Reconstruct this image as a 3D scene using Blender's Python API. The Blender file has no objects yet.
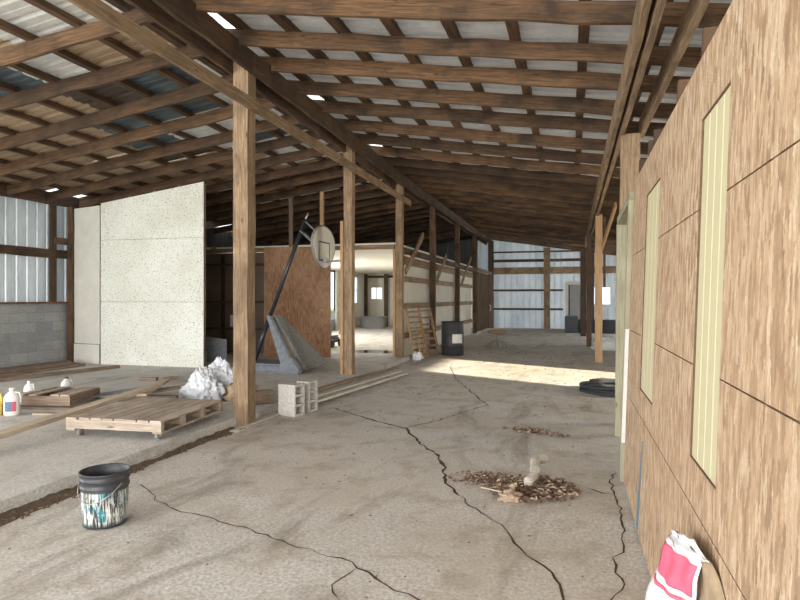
import bpy, bmesh, math, random
from mathutils import Vector, Matrix, noise
random.seed(7)
S = bpy.context.scene
COL = S.collection
R = math.radians

# ------------------------------------------------------------------ camera
cam_d = bpy.data.cameras.new('camera')
cam = bpy.data.objects.new('camera', cam_d); COL.objects.link(cam)
cam.location = (0, 0, 1.5)
cam.rotation_euler = (R(90), 0, R(16))
cam_d.lens = 27; cam_d.sensor_width = 36
cam_d.shift_y = -2/800
cam_d.clip_start = .02; cam_d.clip_end = 400
S.camera = cam

# ------------------------------------------------------------------ world, sun, daylight lamps at the openings, two of them added as fill
w = bpy.data.worlds.new('sky'); S.world = w; w.use_nodes = True
bg = w.node_tree.nodes['Background']
bg.inputs['Color'].default_value = (.86, .93, 1, 1)
bg.inputs['Strength'].default_value = 1.6
sd = bpy.data.lights.new('sun', 'SUN'); sun = bpy.data.objects.new('sun', sd); COL.objects.link(sun)
sd.energy = 14; sd.angle = R(1.2); sd.color = (1, .87, .66)
sun.rotation_euler = Vector((-.88, .42, -.315)).to_track_quat('-Z', 'Y').to_euler()

def daylight(name, loc, direction, sx, sy, power, color=(1, .97, .92)):
    l = bpy.data.lights.new(name, 'AREA'); l.shape = 'RECTANGLE'; l.size = sx; l.size_y = sy
    l.energy = power; l.color = color
    o = bpy.data.objects.new(name, l); COL.objects.link(o)
    o.location = loc; o.rotation_euler = Vector(direction).to_track_quat('-Z', 'Z').to_euler()
    return o
daylight('daylight_open_end', (-4, -6.2, 2.0), (0, 1, -.42), 13, 3.6, 1350, (1, .985, .96))
daylight('daylight_open_side', (-11.2, 2.0, 1.9), (1, .15, -.4), 8, 3, 480)
daylight('daylight_side_door', (5.8, 9.4, 1.7), (-1, 0, 0.05), 3.0, 2.8, 170, (1, .88, .7))
daylight('fill_white_room', (-11.2, 20.5, 1.6), (1, 0, 0), 8, 2.2, 1300)  # added lamp at an unseen opening, brightens the white room
daylight('fill_far_right', (5.8, 24, 1.9), (-1, .25, 0), 6, 1.8, 1500, (.93, .97, 1))  # added lamp outside the far panel, brightens the far hall

S.view_settings.view_transform = 'Standard'
S.view_settings.look = 'None'
S.view_settings.gamma = 1
S.view_settings.use_curve_mapping = False
S.view_settings.exposure = 0.35

# ------------------------------------------------------------------ materials
def newmat(name):
    m = bpy.data.materials.new(name); m.use_nodes = True
    nt = m.node_tree; b = nt.nodes['Principled BSDF']
    return m, nt, b
def N(nt, t, **kw):
    n = nt.nodes.new(t)
    for k, v in kw.items():
        if k in n.inputs: n.inputs[k].default_value = v
        else: setattr(n, k, v)
    return n
def ramp(nt, fac, stops):
    r = nt.nodes.new('ShaderNodeValToRGB')
    e = r.color_ramp.elements
    while len(e) < len(stops): e.new(.5)
    for i, (p, c) in enumerate(stops):
        e[i].position = p; e[i].color = (*c, 1) if len(c) == 3 else c
    nt.links.new(fac, r.inputs[0]); return r.outputs[0]
def mix(nt, a, b, fac, mode='MIX'):
    m = nt.nodes.new('ShaderNodeMix'); m.data_type = 'RGBA'; m.blend_type = mode
    for s, v in ((0, fac), (6, a), (7, b)):
        if hasattr(v, 'is_linked'): nt.links.new(v, m.inputs[s])
        else: m.inputs[s].default_value = v if not isinstance(v, tuple) else (*v, 1)[:4]
    return m.outputs[2]
def bump(nt, b, h, s, d=.01):
    n = nt.nodes.new('ShaderNodeBump'); n.inputs['Strength'].default_value = s; n.inputs['Distance'].default_value = d
    nt.links.new(h, n.inputs['Height']); nt.links.new(n.outputs[0], b.inputs['Normal'])
def coords(nt, kind='UV', scale=(1, 1, 1)):
    t = nt.nodes.new('ShaderNodeTexCoord'); mp = nt.nodes.new('ShaderNodeMapping')
    mp.inputs['Scale'].default_value = scale
    nt.links.new(t.outputs[kind], mp.inputs[0])
    return mp.outputs[0]
def randoff(nt, vec):
    oi = nt.nodes.new('ShaderNodeObjectInfo')
    mu = nt.nodes.new('ShaderNodeMath'); mu.operation = 'MULTIPLY'; mu.inputs[1].default_value = 57
    nt.links.new(oi.outputs['Random'], mu.inputs[0])
    va = nt.nodes.new('ShaderNodeVectorMath'); va.operation = 'ADD'
    nt.links.new(vec, va.inputs[0]); nt.links.new(mu.outputs[0], va.inputs[1])
    return va.outputs[0], oi.outputs['Random']
def noi(nt, vec, scale, detail=5, rough=.6, dist=0):
    n = N(nt, 'ShaderNodeTexNoise', Scale=scale, Detail=detail, Roughness=rough, Distortion=dist)
    nt.links.new(vec, n.inputs['Vector']); return n.outputs['Fac']

def wood(name, dark, light, stain=(.12, .07, .04), rough=.8, vary=.35, stainamt=.5):
    m, nt, b = newmat(name)
    v0 = coords(nt, 'UV'); v, rnd = randoff(nt, v0)
    mp = nt.nodes.new('ShaderNodeMapping'); mp.inputs['Scale'].default_value = (1.3, 22, 1)
    nt.links.new(v, mp.inputs[0])
    g = noi(nt, mp.outputs[0], 2.2, 8, .72, .6)
    c = ramp(nt, g, [(.34, dark), (.64, light)])
    sn = noi(nt, v, 1.8, 4, .6, .4)
    sf = ramp(nt, sn, [(.42, (0, 0, 0)), (.68, (stainamt,)*3)])
    c = mix(nt, c, stain, sf)
    # knots
    vo = N(nt, 'ShaderNodeTexVoronoi', Scale=3.0); mk = nt.nodes.new('ShaderNodeMapping'); mk.inputs['Scale'].default_value = (.7, 2.2, 1)
    nt.links.new(v, mk.inputs[0]); nt.links.new(mk.outputs[0], vo.inputs['Vector'])
    kf = ramp(nt, vo.outputs['Distance'], [(.04, (.8,)*3), (.10, (0, 0, 0))])
    c = mix(nt, c, tuple(x*.35 for x in dark), kf)
    br = nt.nodes.new('ShaderNodeMapRange'); br.inputs[3].default_value = 1-vary; br.inputs[4].default_value = 1+vary*.6
    nt.links.new(rnd, br.inputs[0])
    hs = nt.nodes.new('ShaderNodeHueSaturation'); nt.links.new(br.outputs[0], hs.inputs['Value']); nt.links.new(c, hs.inputs['Color'])
    nt.links.new(hs.outputs[0], b.inputs['Base Color'])
    b.inputs['Roughness'].default_value = rough
    bump(nt, b, g, .5, .006)
    return m
W_beam = wood('rough_brown_timber', (.035, .02, .011), (.20, .108, .052), (.02, .012, .008), vary=.45, stainamt=.8)
W_purl = wood('dark_purlin_timber', (.05, .027, .015), (.17, .095, .05), (.03, .018, .012), stainamt=.6)
W_post = wood('weathered_post_timber', (.15, .095, .055), (.47, .33, .20), (.10, .06, .035), vary=.15, stainamt=.65)
W_new = wood('yellow_sawn_timber', (.36, .22, .11), (.60, .40, .22), (.30, .18, .09), stainamt=.25, vary=.15)
W_dark = wood('dark_timber', (.06, .035, .02), (.15, .09, .055), (.03, .02, .012))
W_grey = wood('greyed_pallet_timber', (.30, .235, .18), (.62, .53, .44), (.22, .16, .11), vary=.15)
W_litwood = wood('lit_pale_plank', (.40, .31, .22), (.66, .56, .44), (.3, .23, .16), vary=.1)  # timber paled so the plank colour carries the light on it
W_lumber = wood('old_lumber', (.16, .11, .08), (.36, .27, .20), (.1, .07, .05), vary=.25)
W_pale = wood('pale_painted_board', (.55, .51, .44), (.75, .72, .66), (.4, .34, .27), vary=.1, stainamt=.4)
W_jamb = wood('greenish_jamb_timber', (.30, .28, .18), (.50, .46, .33), (.25, .22, .14), vary=.1)

def plain(name, col, rough=.6, metal=0, nscale=8, var=.25, bumps=.1, coord='Object'):
    m, nt, b = newmat(name)
    v = coords(nt, coord); n = noi(nt, v, nscale, 6, .65)
    c = ramp(nt, n, [(.3, tuple(x*(1-var) for x in col)), (.7, tuple(min(1, x*(1+var*.5)) for x in col))])
    nt.links.new(c, b.inputs['Base Color']); b.inputs['Roughness'].default_value = rough; b.inputs['Metallic'].default_value = metal
    if bumps: bump(nt, b, n, bumps, .01)
    return m

def concrete(name, base, dirt, stain, speck=True):
    m, nt, b = newmat(name)
    v = coords(nt, 'Object')
    big = noi(nt, v, .55, 5, .6, .3); mid = noi(nt, v, 2.6, 8, .7, .2); fine = noi(nt, v, 42, 4, .75)
    c = ramp(nt, fine, [(.34, tuple(x*.62 for x in base)), (.62, tuple(x*1.18 for x in base))])
    f1 = ramp(nt, big, [(.42, (0, 0, 0)), (.66, (.75,)*3)])
    c = mix(nt, c, dirt, f1)
    f2 = ramp(nt, mid, [(.50, (0, 0, 0)), (.70, (.7,)*3)])
    c = mix(nt, c, stain, f2)
    mp = nt.nodes.new('ShaderNodeMapping'); mp.inputs['Scale'].default_value = (1, .35, 1); nt.links.new(v, mp.inputs[0])
    st = noi(nt, mp.outputs[0], 1.4, 6, .7, 1.2)
    f3 = ramp(nt, st, [(.52, (0, 0, 0)), (.66, (.5,)*3)])
    c = mix(nt, c, tuple(x*.55 for x in stain), f3)
    nt.links.new(c, b.inputs['Base Color']); b.inputs['Roughness'].default_value = .85
    ad = nt.nodes.new('ShaderNodeMath'); ad.operation = 'ADD'; nt.links.new(fine, ad.inputs[0]); nt.links.new(mid, ad.inputs[1])
    bump(nt, b, ad.outputs[0], .35, .01)
    return m
M_floor = concrete('dusty_concrete', (.66, .635, .60), (.52, .46, .38), (.34, .27, .20))
M_slab = concrete('grey_slab_concrete', (.62, .61, .59), (.54, .50, .44), (.38, .34, .29))
M_block = concrete('block_concrete', (.44, .43, .41), (.38, .36, .33), (.30, .28, .25))
M_cmu = concrete('cinder_block', (.56, .53, .49), (.46, .42, .37), (.36, .32, .27))
M_ground = plain('ground', (.22, .24, .12), .95, 0, 3, .4)
M_soil = plain('dirt', (.15, .105, .07), .95, 0, 30, .5, .6)
M_crack = plain('crack_dirt', (.085, .058, .04), .95, 0, 40, .5, 0)
M_white = plain('white_sheet', (.74, .72, .65), .6, 0, 3, .12, .05)
M_roomwhite = plain('white_room_sheet', (.80, .77, .68), .6, 0, 2, .12, .05)
M_char = plain('charcoal_plastic', (.045, .048, .055), .45, 0, 20, .3, .05)
M_grey = plain('grey_plastic', (.20, .22, .25), .6, 0, 14, .35, .1)
M_greyl = plain('light_grey_plastic', (.27, .27, .26), .7, 0, 14, .3, .1)
M_metal = plain('bare_metal', (.45, .45, .45), .4, .8, 20, .3, .05)
M_blackm = plain('black_metal', (.03, .032, .04), .4, .3, 20, .3, .05)
M_bluepole = plain('dark_blue_paint', (.04, .045, .055), .35, .2, 20, .3, .03)
M_label = plain('white_label', (.75, .74, .7), .6, 0, 20, .1, 0)
M_rubber = plain('black_rubber', (.04, .045, .05), .7, 0, 30, .5, .1)
M_jug = plain('white_jug_plastic', (.75, .75, .70), .4, 0, 8, .1, .02)
M_yellow = plain('yellow_jug_plastic', (.75, .55, .12), .45, 0, 8, .15, .02)
M_blue = plain('blue_print', (.10, .17, .30), .5, 0, 30, .3, 0)
M_bluep = plain('blue_paint', (.10, .24, .36), .6, 0, 30, .25, 0)
M_red = plain('red_print', (.62, .10, .15), .5, 0, 10, .12, 0)
M_pink = plain('pink_bag_paper', (.85, .13, .22), .6, 0, 14, .12, .1)
M_bagpaper = plain('white_bag_paper', (.80, .80, .82), .6, 0, 10, .08, .15)
M_brownpaper = plain('brown_kraft_paper', (.42, .31, .20), .8, 0, 12, .35, .3)
M_cloth = plain('dusty_grey_cloth', (.58, .54, .47), .9, 0, 26, .35, .5)
M_leather = plain('tan_leather', (.45, .33, .24), .8, 0, 22, .35, .4)
M_leaf = plain('dry_leaves', (.20, .125, .09), .9, 0, 9, .6, .3)
M_leaf2 = plain('pale_straw', (.55, .44, .32), .9, 0, 9, .4, .2)
M_polyy = None

def plasticbag():
    m, nt, b = newmat('thin_white_plastic')
    v = coords(nt, 'Object'); n = noi(nt, v, 14, 4, .6)
    b.inputs['Base Color'].default_value = (.62, .64, .68, 1); b.inputs['Roughness'].default_value = .3
    bump(nt, b, n, .6, .02); return m
M_bag = plasticbag()

def osb(name, a, bcol, c2, scale=1.0, value=1.0, vert=True):
    m, nt, b = newmat(name)
    v = coords(nt, 'UV')
    mp = nt.nodes.new('ShaderNodeMapping'); mp.inputs['Scale'].default_value = (58*scale, 13*scale, 1) if vert else (7*scale, 26*scale, 1)
    nt.links.new(v, mp.inputs[0])
    wob = N(nt, 'ShaderNodeTexNoise', Scale=3.0, Detail=3); nt.links.new(mp.outputs[0], wob.inputs['Vector'])
    va = nt.nodes.new('ShaderNodeVectorMath'); va.operation = 'MULTIPLY_ADD'; va.inputs[1].default_value = (1.4, 1.4, 0)
    nt.links.new(wob.outputs['Color'], va.inputs[0]); nt.links.new(mp.outputs[0], va.inputs[2])
    vo = N(nt, 'ShaderNodeTexVoronoi', Scale=1.0); nt.links.new(va.outputs[0], vo.inputs['Vector'])
    sep = nt.nodes.new('ShaderNodeSeparateColor'); nt.links.new(vo.outputs['Color'], sep.inputs[0])
    c = ramp(nt, sep.outputs[0], [(0, tuple(x*value for x in a)), (.5, tuple(x*value for x in bcol)), (1, tuple(x*value for x in c2))])
    vo2 = N(nt, 'ShaderNodeTexVoronoi', Scale=1.9); nt.links.new(va.outputs[0], vo2.inputs['Vector'])
    sep2 = nt.nodes.new('ShaderNodeSeparateColor'); nt.links.new(vo2.outputs['Color'], sep2.inputs[0])
    d2 = ramp(nt, sep2.outputs[1], [(0, (.74, .72, .70)), (1, (1, 1, 1))])
    c = mix(nt, c, d2, 1.0, 'MULTIPLY')
    g = noi(nt, mp.outputs[0], 2.5, 6, .75, .5)
    d = ramp(nt, g, [(.30, (.50, .44, .38)), (.52, (1, 1, 1))])
    c = mix(nt, c, d, .55, 'MULTIPLY')
    big = noi(nt, v, .9, 5, .6)
    bf = ramp(nt, big, [(.4, (0, 0, 0)), (.68, (.35,)*3)])
    c = mix(nt, c, tuple(x*value for x in (.47, .30, .19)), bf)
    nt.links.new(c, b.inputs['Base Color']); b.inputs['Roughness'].default_value = .75
    bump(nt, b, sep2.outputs[0], .25, .004)
    return m
M_osb = osb('oriented_strand_board', (.36, .235, .145), (.58, .41, .265), (.77, .62, .45))
M_osbdark = osb('brown_strand_board', (.16, .075, .035), (.25, .125, .06), (.33, .18, .09), .8)
M_osbedge = plain('board_edge', (.16, .10, .06), .9, 0, 30, .3)

def whiteosb():
    m, nt, b = newmat('white_painted_strand_board')
    v = coords(nt, 'UV')
    mp = nt.nodes.new('ShaderNodeMapping'); mp.inputs['Scale'].default_value = (1, 1.8, 1); nt.links.new(v, mp.inputs[0])
    n1 = noi(nt, mp.outputs[0], 26, 4, .7, .5); n2 = noi(nt, v, 1.2, 4, .6)
    sf = ramp(nt, n1, [(.38, (.30, .24, .15)), (.44, (1, 1, 1))])
    base = ramp(nt, n2, [(.35, (.73, .73, .65)), (.65, (.84, .86, .80))])
    c = mix(nt, base, sf, .85, 'MULTIPLY')
    # more wear down the left edge (u = 0)
    nt.links.new(c, b.inputs['Base Color']); b.inputs['Roughness'].default_value = .7
    bump(nt, b, n1, .3, .004); return m
M_whosb = whiteosb()

def siding(name, col, transl=0.0, rough=.35, metal=.3):
    m, nt, b = newmat(name)
    v = coords(nt, 'Object', (1, 1, .25)); n = noi(nt, v, 2.5, 6, .7); n2 = noi(nt, v, 14, 4, .7)
    c = ramp(nt, n, [(.3, tuple(x*.72 for x in col)), (.65, col)])
    d = ramp(nt, n2, [(.3, (.8, .77, .72)), (.5, (1, 1, 1))])
    c = mix(nt, c, d, .6, 'MULTIPLY')
    nt.links.new(c, b.inputs['Base Color']); b.inputs['Roughness'].default_value = rough; b.inputs['Metallic'].default_value = metal
    if transl:
        t = nt.nodes.new('ShaderNodeBsdfTranslucent'); nt.links.new(c, t.inputs[0])
        ms = nt.nodes.new('ShaderNodeMixShader'); ms.inputs[0].default_value = transl
        out = nt.nodes['Material Output']
        nt.links.new(b.outputs[0], ms.inputs[1]); nt.links.new(t.outputs[0], ms.inputs[2]); nt.links.new(ms.outputs[0], out.inputs[0])
    return m
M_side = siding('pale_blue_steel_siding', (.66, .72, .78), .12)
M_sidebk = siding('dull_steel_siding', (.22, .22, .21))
M_loftshade = siding('shaded_loft_siding', (.07, .068, .065))  # siding copy darkened to put the loft's shade into its colour
M_glowsheet = siding('light_fill_sheet', (.9, .93, .95), .75, .5, 0)  # added translucent sheet, passes fill light and imitates sky gaps
M_tan = siding('tan_roof_steel', (.48, .36, .245), 0, .6, .05)
M_whiteR = siding('white_roof_sheet', (.52, .53, .54), .05, .5, .1)
M_whiteL = siding('silver_roof_sheet', (.62, .62, .59), .06, .5, .1)
M_blueR = siding('slate_blue_roof_sheet', (.09, .125, .15), 0, .5, .1)
M_darkR = siding('rusty_dark_roof_sheet', (.09, .065, .05), 0, .7, .1)
M_foam, nt, b = newmat('yellow_grooved_panel')
b.inputs['Base Color'].default_value = (.60, .55, .36, 1); b.inputs['Roughness'].default_value = .7

def blockwall():
    m, nt, b = newmat('grey_block_courses')
    v = coords(nt, 'UV')
    br = N(nt, 'ShaderNodeTexBrick', Scale=1.0); br.inputs['Brick Width'].default_value = .4; br.inputs['Row Height'].default_value = .2
    br.inputs['Mortar Size'].default_value = .006; br.inputs['Mortar Smooth'].default_value = .3
    br.inputs['Color1'].default_value = (.27, .285, .30, 1); br.inputs['Color2'].default_value = (.37, .385, .39, 1); br.inputs['Mortar'].default_value = (.25, .24, .23, 1)
    nt.links.new(v, br.inputs['Vector'])
    n = noi(nt, v, 24, 5, .7); d = ramp(nt, n, [(.3, (.75, .74, .72)), (.65, (1.1, 1.1, 1.1))])
    c = mix(nt, br.outputs[0], d, 1, 'MULTIPLY')
    n2 = noi(nt, v, 1.6, 5, .6); f = ramp(nt, n2, [(.5, (0, 0, 0)), (.7, (.5,)*3)])
    c = mix(nt, c, (.46, .45, .42), f)
    nt.links.new(c, b.inputs['Base Color']); b.inputs['Roughness'].default_value = .9
    bump(nt, b, br.outputs['Fac'], -.6, .01); return m
M_blockwall = blockwall()

def bucketmat():
    m, nt, b = newmat('paint_streaked_plastic')
    t = nt.nodes.new('ShaderNodeTexCoord'); sp = nt.nodes.new('ShaderNodeSeparateXYZ'); nt.links.new(t.outputs['UV'], sp.inputs[0])
    v = t.outputs['UV']
    mp = nt.nodes.new('ShaderNodeMapping'); mp.inputs['Scale'].default_value = (80, 1.8, 1); nt.links.new(v, mp.inputs[0])
    n = noi(nt, mp.outputs[0], 1, 5, .7, .6)
    mp2 = nt.nodes.new('ShaderNodeMapping'); mp2.inputs['Scale'].default_value = (9, 3, 1); nt.links.new(v, mp2.inputs[0])
    n2 = noi(nt, mp2.outputs[0], 1, 4, .6)
    paint = ramp(nt, n2, [(.38, (.05, .36, .40)), (.48, (.62, .66, .64)), (.60, (.72, .70, .60)), (.68, (.06, .30, .35))])
    strk = ramp(nt, n, [(.46, (0, 0, 0)), (.53, (1, 1, 1))])
    mr = ramp(nt, sp.outputs[1], [(.06, (0, 0, 0)), (.18, (1, 1, 1)), (.90, (1, 1, 1)), (.95, (0, 0, 0))])
    f = mix(nt, strk, mr, 1, 'MULTIPLY')
    c = mix(nt, (.035, .037, .045), paint, f)
    nt.links.new(c, b.inputs['Base Color']); b.inputs['Roughness'].default_value = .5
    return m
M_bucket = bucketmat()
def puddlemat():
    m, nt, b = newmat('water'); b.inputs['Base Color'].default_value = (.16, .14, .12, 1); b.inputs['Roughness'].default_value = .06
    return m
M_water = puddlemat()
M_glass, nt, b = newmat('clear_glass'); b.inputs['Roughness'].default_value = .05; b.inputs['Transmission Weight'].default_value = 1; b.inputs['IOR'].default_value = 1.02

# ------------------------------------------------------------------ mesh helpers
def link(name, bm, m, parent=None, smooth=False, loc=None):
    me = bpy.data.meshes.new(name)
    bmesh.ops.recalc_face_normals(bm, faces=bm.faces)
    if loc is not None: bmesh.ops.translate(bm, verts=bm.verts, vec=-Vector(loc))
    bm.to_mesh(me); bm.free()
    for x in (m if isinstance(m, (list, tuple)) else [m]): me.materials.append(x)
    if smooth:
        for p in me.polygons: p.use_smooth = True
    o = bpy.data.objects.new(name, me); COL.objects.link(o)
    if parent: o.parent = parent
    if loc is not None: o.location = loc
    return o
def tag(o, label, cat, group=None, kind=None):
    if label: o['label'] = label
    if cat: o['category'] = cat
    if group: o['group'] = group
    if kind: o['kind'] = kind
    return o
def thing(name, label, cat, loc=(0, 0, 0), rz=0, group=None):
    o = bpy.data.objects.new(name, None); COL.objects.link(o)
    o.location = loc; o.rotation_euler = (0, 0, rz); o.empty_display_size = .1
    return tag(o, label, cat, group)
def struct(name, bm, m, parent=None, smooth=False):
    o = link(name, bm, m, parent, smooth); o['kind'] = 'structure'; return o

def bar(bm, p0, p1, w, h, up=(0, 0, 1), jit=0.0, seg=None, mi=0, roll=0):
    """a sawn bar from p0 to p1 (centre line), w across, h along up, UV in metres"""
    p0, p1 = Vector(p0), Vector(p1); d = (p1-p0); L = d.length; d.normalize()
    u = Vector(up)
    s = d.cross(u)
    if s.length < 1e-4: s = d.cross(Vector((0, 1, 0)))
    s.normalize(); u = s.cross(d).normalized()
    if roll:
        q = Matrix.Rotation(roll, 3, d); s = q @ s; u = q @ u
    uv = bm.loops.layers.uv.verify()
    n = seg or (max(1, int(L/.45)) if jit else 1)
    rings = []
    for i in range(n+1):
        t = i/n; c = p0+d*L*t
        if jit and 0 < i < n: c += s*random.uniform(-jit, jit)+u*random.uniform(-jit, jit)
        ww = w/2*(1+(random.uniform(-.05, .05) if jit else 0)); hh = h/2*(1+(random.uniform(-.05, .05) if jit else 0))
        rings.append([bm.verts.new(c+s*a*ww+u*b_*hh) for a, b_ in ((-1, -1), (1, -1), (1, 1), (-1, 1))])
    off = random.uniform(0, 9)
    vs = [0, w, w+h, 2*w+h, 2*w+2*h]
    for i in range(n):
        for k in range(4):
            a, b_ = rings[i], rings[i+1]; k2 = (k+1) % 4
            f = bm.faces.new((a[k], a[k2], b_[k2], b_[k])); f.material_index = mi
            for lp, co in zip(f.loops, ((L*i/n+off, vs[k]), (L*i/n+off, vs[k+1]), (L*(i+1)/n+off, vs[k+1]), (L*(i+1)/n+off, vs[k]))):
                lp[uv].uv = co
    for r_, sgn in ((rings[0], 0), (rings[-1], 1)):
        f = bm.faces.new(r_ if sgn else r_[::-1]); f.material_index = mi
        for lp in f.loops: lp[uv].uv = (lp.vert.co.dot(s)*.3, lp.vert.co.dot(u)*.3)
    return rings
def board(name, p0, p1, w, h, m, parent=None, up=(0, 0, 1), jit=0.0, roll=0, loc=None):
    bm = bmesh.new(); bar(bm, p0, p1, w, h, up, jit, roll=roll)
    return link(name, bm, m, parent, loc=(tuple(p0) if parent is None and loc is None else loc))
def box(bm, lo, hi, mi=0, uvs=1.0):
    """axis aligned box with box-projected UV in metres"""
    uv = bm.loops.layers.uv.verify()
    V = [bm.verts.new((x, y, z)) for x in (lo[0], hi[0]) for y in (lo[1], hi[1]) for z in (lo[2], hi[2])]
    for idx, ax in (((0, 1, 3, 2), 0), ((4, 6, 7, 5), 0), ((0, 4, 5, 1), 1), ((2, 3, 7, 6), 1), ((0, 2, 6, 4), 2), ((1, 5, 7, 3), 2)):
        f = bm.faces.new([V[i] for i in idx]); f.material_index = mi
        for lp in f.loops:
            c = lp.vert.co
            lp[uv].uv = ((c.y, c.z), (c.x, c.z), (c.x, c.y))[ax]
    return V
def tube(bm, pts, r, n=10, mi=0, cap=True, squash=1.0):
    pts = [Vector(p) for p in pts]; rings = []
    uv = bm.loops.layers.uv.verify()
    ref = None
    for i, p in enumerate(pts):
        d = (pts[min(i+1, len(pts)-1)]-pts[max(i-1, 0)]).normalized()
        if ref is None: ref = d.orthogonal().normalized()
        ref = (ref-d*ref.dot(d)).normalized(); q = d.cross(ref)
        rr = r[i] if isinstance(r, (list, tuple)) else r
        rings.append([bm.verts.new(p+(ref*math.cos(2*math.pi*k/n)+q*math.sin(2*math.pi*k/n)*squash)*rr) for k in range(n)])
    for a, b_ in zip(rings, rings[1:]):
        for k in range(n):
            f = bm.faces.new((a[k], a[(k+1) % n], b_[(k+1) % n], b_[k])); f.material_index = mi; f.smooth = True
    if cap:
        bm.faces.new(rings[0][::-1]).material_index = mi; bm.faces.new(rings[-1]).material_index = mi
def lathe(bm, prof, n=32, c=(0, 0, 0), mi=0, oval=1.0):
    uv = bm.loops.layers.uv.verify(); rings = []
    H = max(z for _, z in prof)
    for r, z in prof:
        rings.append([bm.verts.new((c[0]+r*math.cos(2*math.pi*k/n), c[1]+r*oval*math.sin(2*math.pi*k/n), c[2]+z)) for k in range(n)])
    for i, (a, b_) in enumerate(zip(rings, rings[1:])):
        for k in range(n):
            f = bm.faces.new((a[k], a[(k+1) % n], b_[(k+1) % n], b_[k])); f.material_index = mi; f.smooth = True
            for lp, co in zip(f.loops, ((k/n, prof[i][1]/H), ((k+1)/n, prof[i][1]/H), ((k+1)/n, prof[i+1][1]/H), (k/n, prof[i+1][1]/H))): lp[uv].uv = co
    return rings
def prism(bm, poly, ax, a0, a1, mi=0):
    """poly of 2D points extruded on axis ax from a0 to a1"""
    def P(p, a): return {0: (a, p[0], p[1]), 1: (p[0], a, p[1]), 2: (p[0], p[1], a)}[ax]
    A = [bm.verts.new(P(p, a0)) for p in poly]; B = [bm.verts.new(P(p, a1)) for p in poly]
    n = len(poly); fs = [bm.faces.new(A), bm.faces.new(B[::-1])]
    for k in range(n): fs.append(bm.faces.new((A[k], B[k], B[(k+1) % n], A[(k+1) % n])))
    uv = bm.loops.layers.uv.verify()
    for f in fs:
        f.material_index = mi
        f.normal_update(); nn = [abs(x) for x in f.normal]; k = nn.index(max(nn))
        for lp in f.loops:
            c = lp.vert.co; lp[uv].uv = ((c.y, c.z), (c.x, c.z), (c.x, c.y))[k]
ORD = ['first', 'second', 'third', 'fourth', 'fifth', 'sixth', 'seventh', 'eighth', 'ninth', 'tenth', 'eleventh', 'twelfth']

# ------------------------------------------------------------------ heights of the two roof slopes (underside of rafters)
def zr(x): return 4.40-.155*(x+4)
def zl(x): return 4.40+.137*(x+4)
RH, PH = .17, .07

# ------------------------------------------------------------------ ground, floor, slab
bm = bmesh.new(); box(bm, (-60, -60, -.3), (60, 90, -.16)); struct('ground_outside', bm, M_ground)
bm = bmesh.new(); box(bm, (-10.9, -6, -.15), (5.3, 30.6, 0)); floor = struct('floor', bm, M_floor)
bm = bmesh.new()
# raised slab: slightly wavy cast edge
ys = [-5.5+.5*i for i in range(40)]
prof = [(-3.78+.018*noise.noise(Vector((y*1.3, 0, 3))), y) for y in ys]
prof = [(-10.6, -5.5)] + prof + [(-10.6, ys[-1])]
prism(bm, prof, 2, .002, .10)
bmesh.ops.bevel(bm, geom=[e for e in bm.edges if all(v.co.z > .09 for v in e.verts) and len(e.link_faces) == 2], offset=.012, segments=2, affect='EDGES')
slab = struct('floor', bm, M_slab)

def ribbon(name, pts, wid, parent=None, z=.002, seedv=0, m=M_crack):
    random.seed(seedv)
    P = []
    for a, b_ in zip(pts, pts[1:]):
        a, b_ = Vector(a), Vector(b_); L = (b_-a).length; n = max(2, int(L/.07)); nrm = Vector((-(b_-a).y, (b_-a).x)).normalized()
        for i in range(n): P.append(a.lerp(b_, i/n)+nrm*random.uniform(-.018, .018))
    P.append(Vector(pts[-1]))
    bm = bmesh.new(); prev = None
    for i, p in enumerate(P):
        d = (P[min(i+1, len(P)-1)]-P[max(0, i-1)]).normalized(); nn = Vector((-d.y, d.x))
        ww = wid*random.uniform(.35, 1.25)*(.15 if i in (0, len(P)-1) else 1)/2
        cur = [bm.verts.new((*(p+nn*ww), z)), bm.verts.new((*(p-nn*ww), z))]
        if prev: bm.faces.new((prev[0], prev[1], cur[1], cur[0]))
        prev = cur
    o = link(name, bm, m, parent); o['kind'] = 'structure'
    return o
CR = [([(-3.13, 7.61), (-2.67, 7.24), (-2.14, 6.82), (-1.85, 6.67), (-1.5, 5.98), (-1.27, 5.67)], .03),
      ([(-1.27, 5.67), (-1.08, 5.2), (-1.01, 4.85), (-.82, 4.49)], .036),
      ([(-.82, 4.49), (-.62, 4.18), (-.45, 4.0), (-.37, 3.81), (-.25, 3.56), (-.12, 3.37), (-.06, 3.25), (-.02, 3.05), (.03, 2.85)], .014),
      ([(-1.85, 6.67), (-1.56, 7.23), (-1.31, 7.98), (-1.15, 8.42)], .02),
      ([(-1.15, 8.42), (-2.11, 11.1), (-2.59, 13.03)], .022),
      ([(-3.36, 4.07), (-2.91, 3.75), (-2.72, 3.64), (-2.47, 3.61), (-2.0, 3.46), (-1.58, 3.31), (-1.21, 3.19), (-.94, 2.99), (-.67, 2.85)], .012),
      ([(-1.16, 3.15), (-1.2, 2.92), (-1.11, 2.78)], .009), ([(-1.16, 3.15), (-1.02, 3.12), (-.98, 3.02)], .007),
      ([(.36, 5.52), (.3, 5.15), (.31, 4.84), (.34, 4.4), (.31, 4.05), (.31, 3.86), (.24, 3.67), (.23, 3.47), (.27, 3.34), (.18, 3.15), (.12, 2.9)], .013),
      ([(.10, 4.97), (.23, 4.87), (.31, 4.84)], .02), ([(-1.1, 9.9), (-.2, 9.2), (.3, 9.0)], .016), ([(-3.0, 8.6), (-1.3, 8.9), (.2, 8.3)], .008)]
for i, (p, wd) in enumerate(CR): ribbon('floor_crack', p, wd, floor, seedv=i)
random.seed(11)
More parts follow.
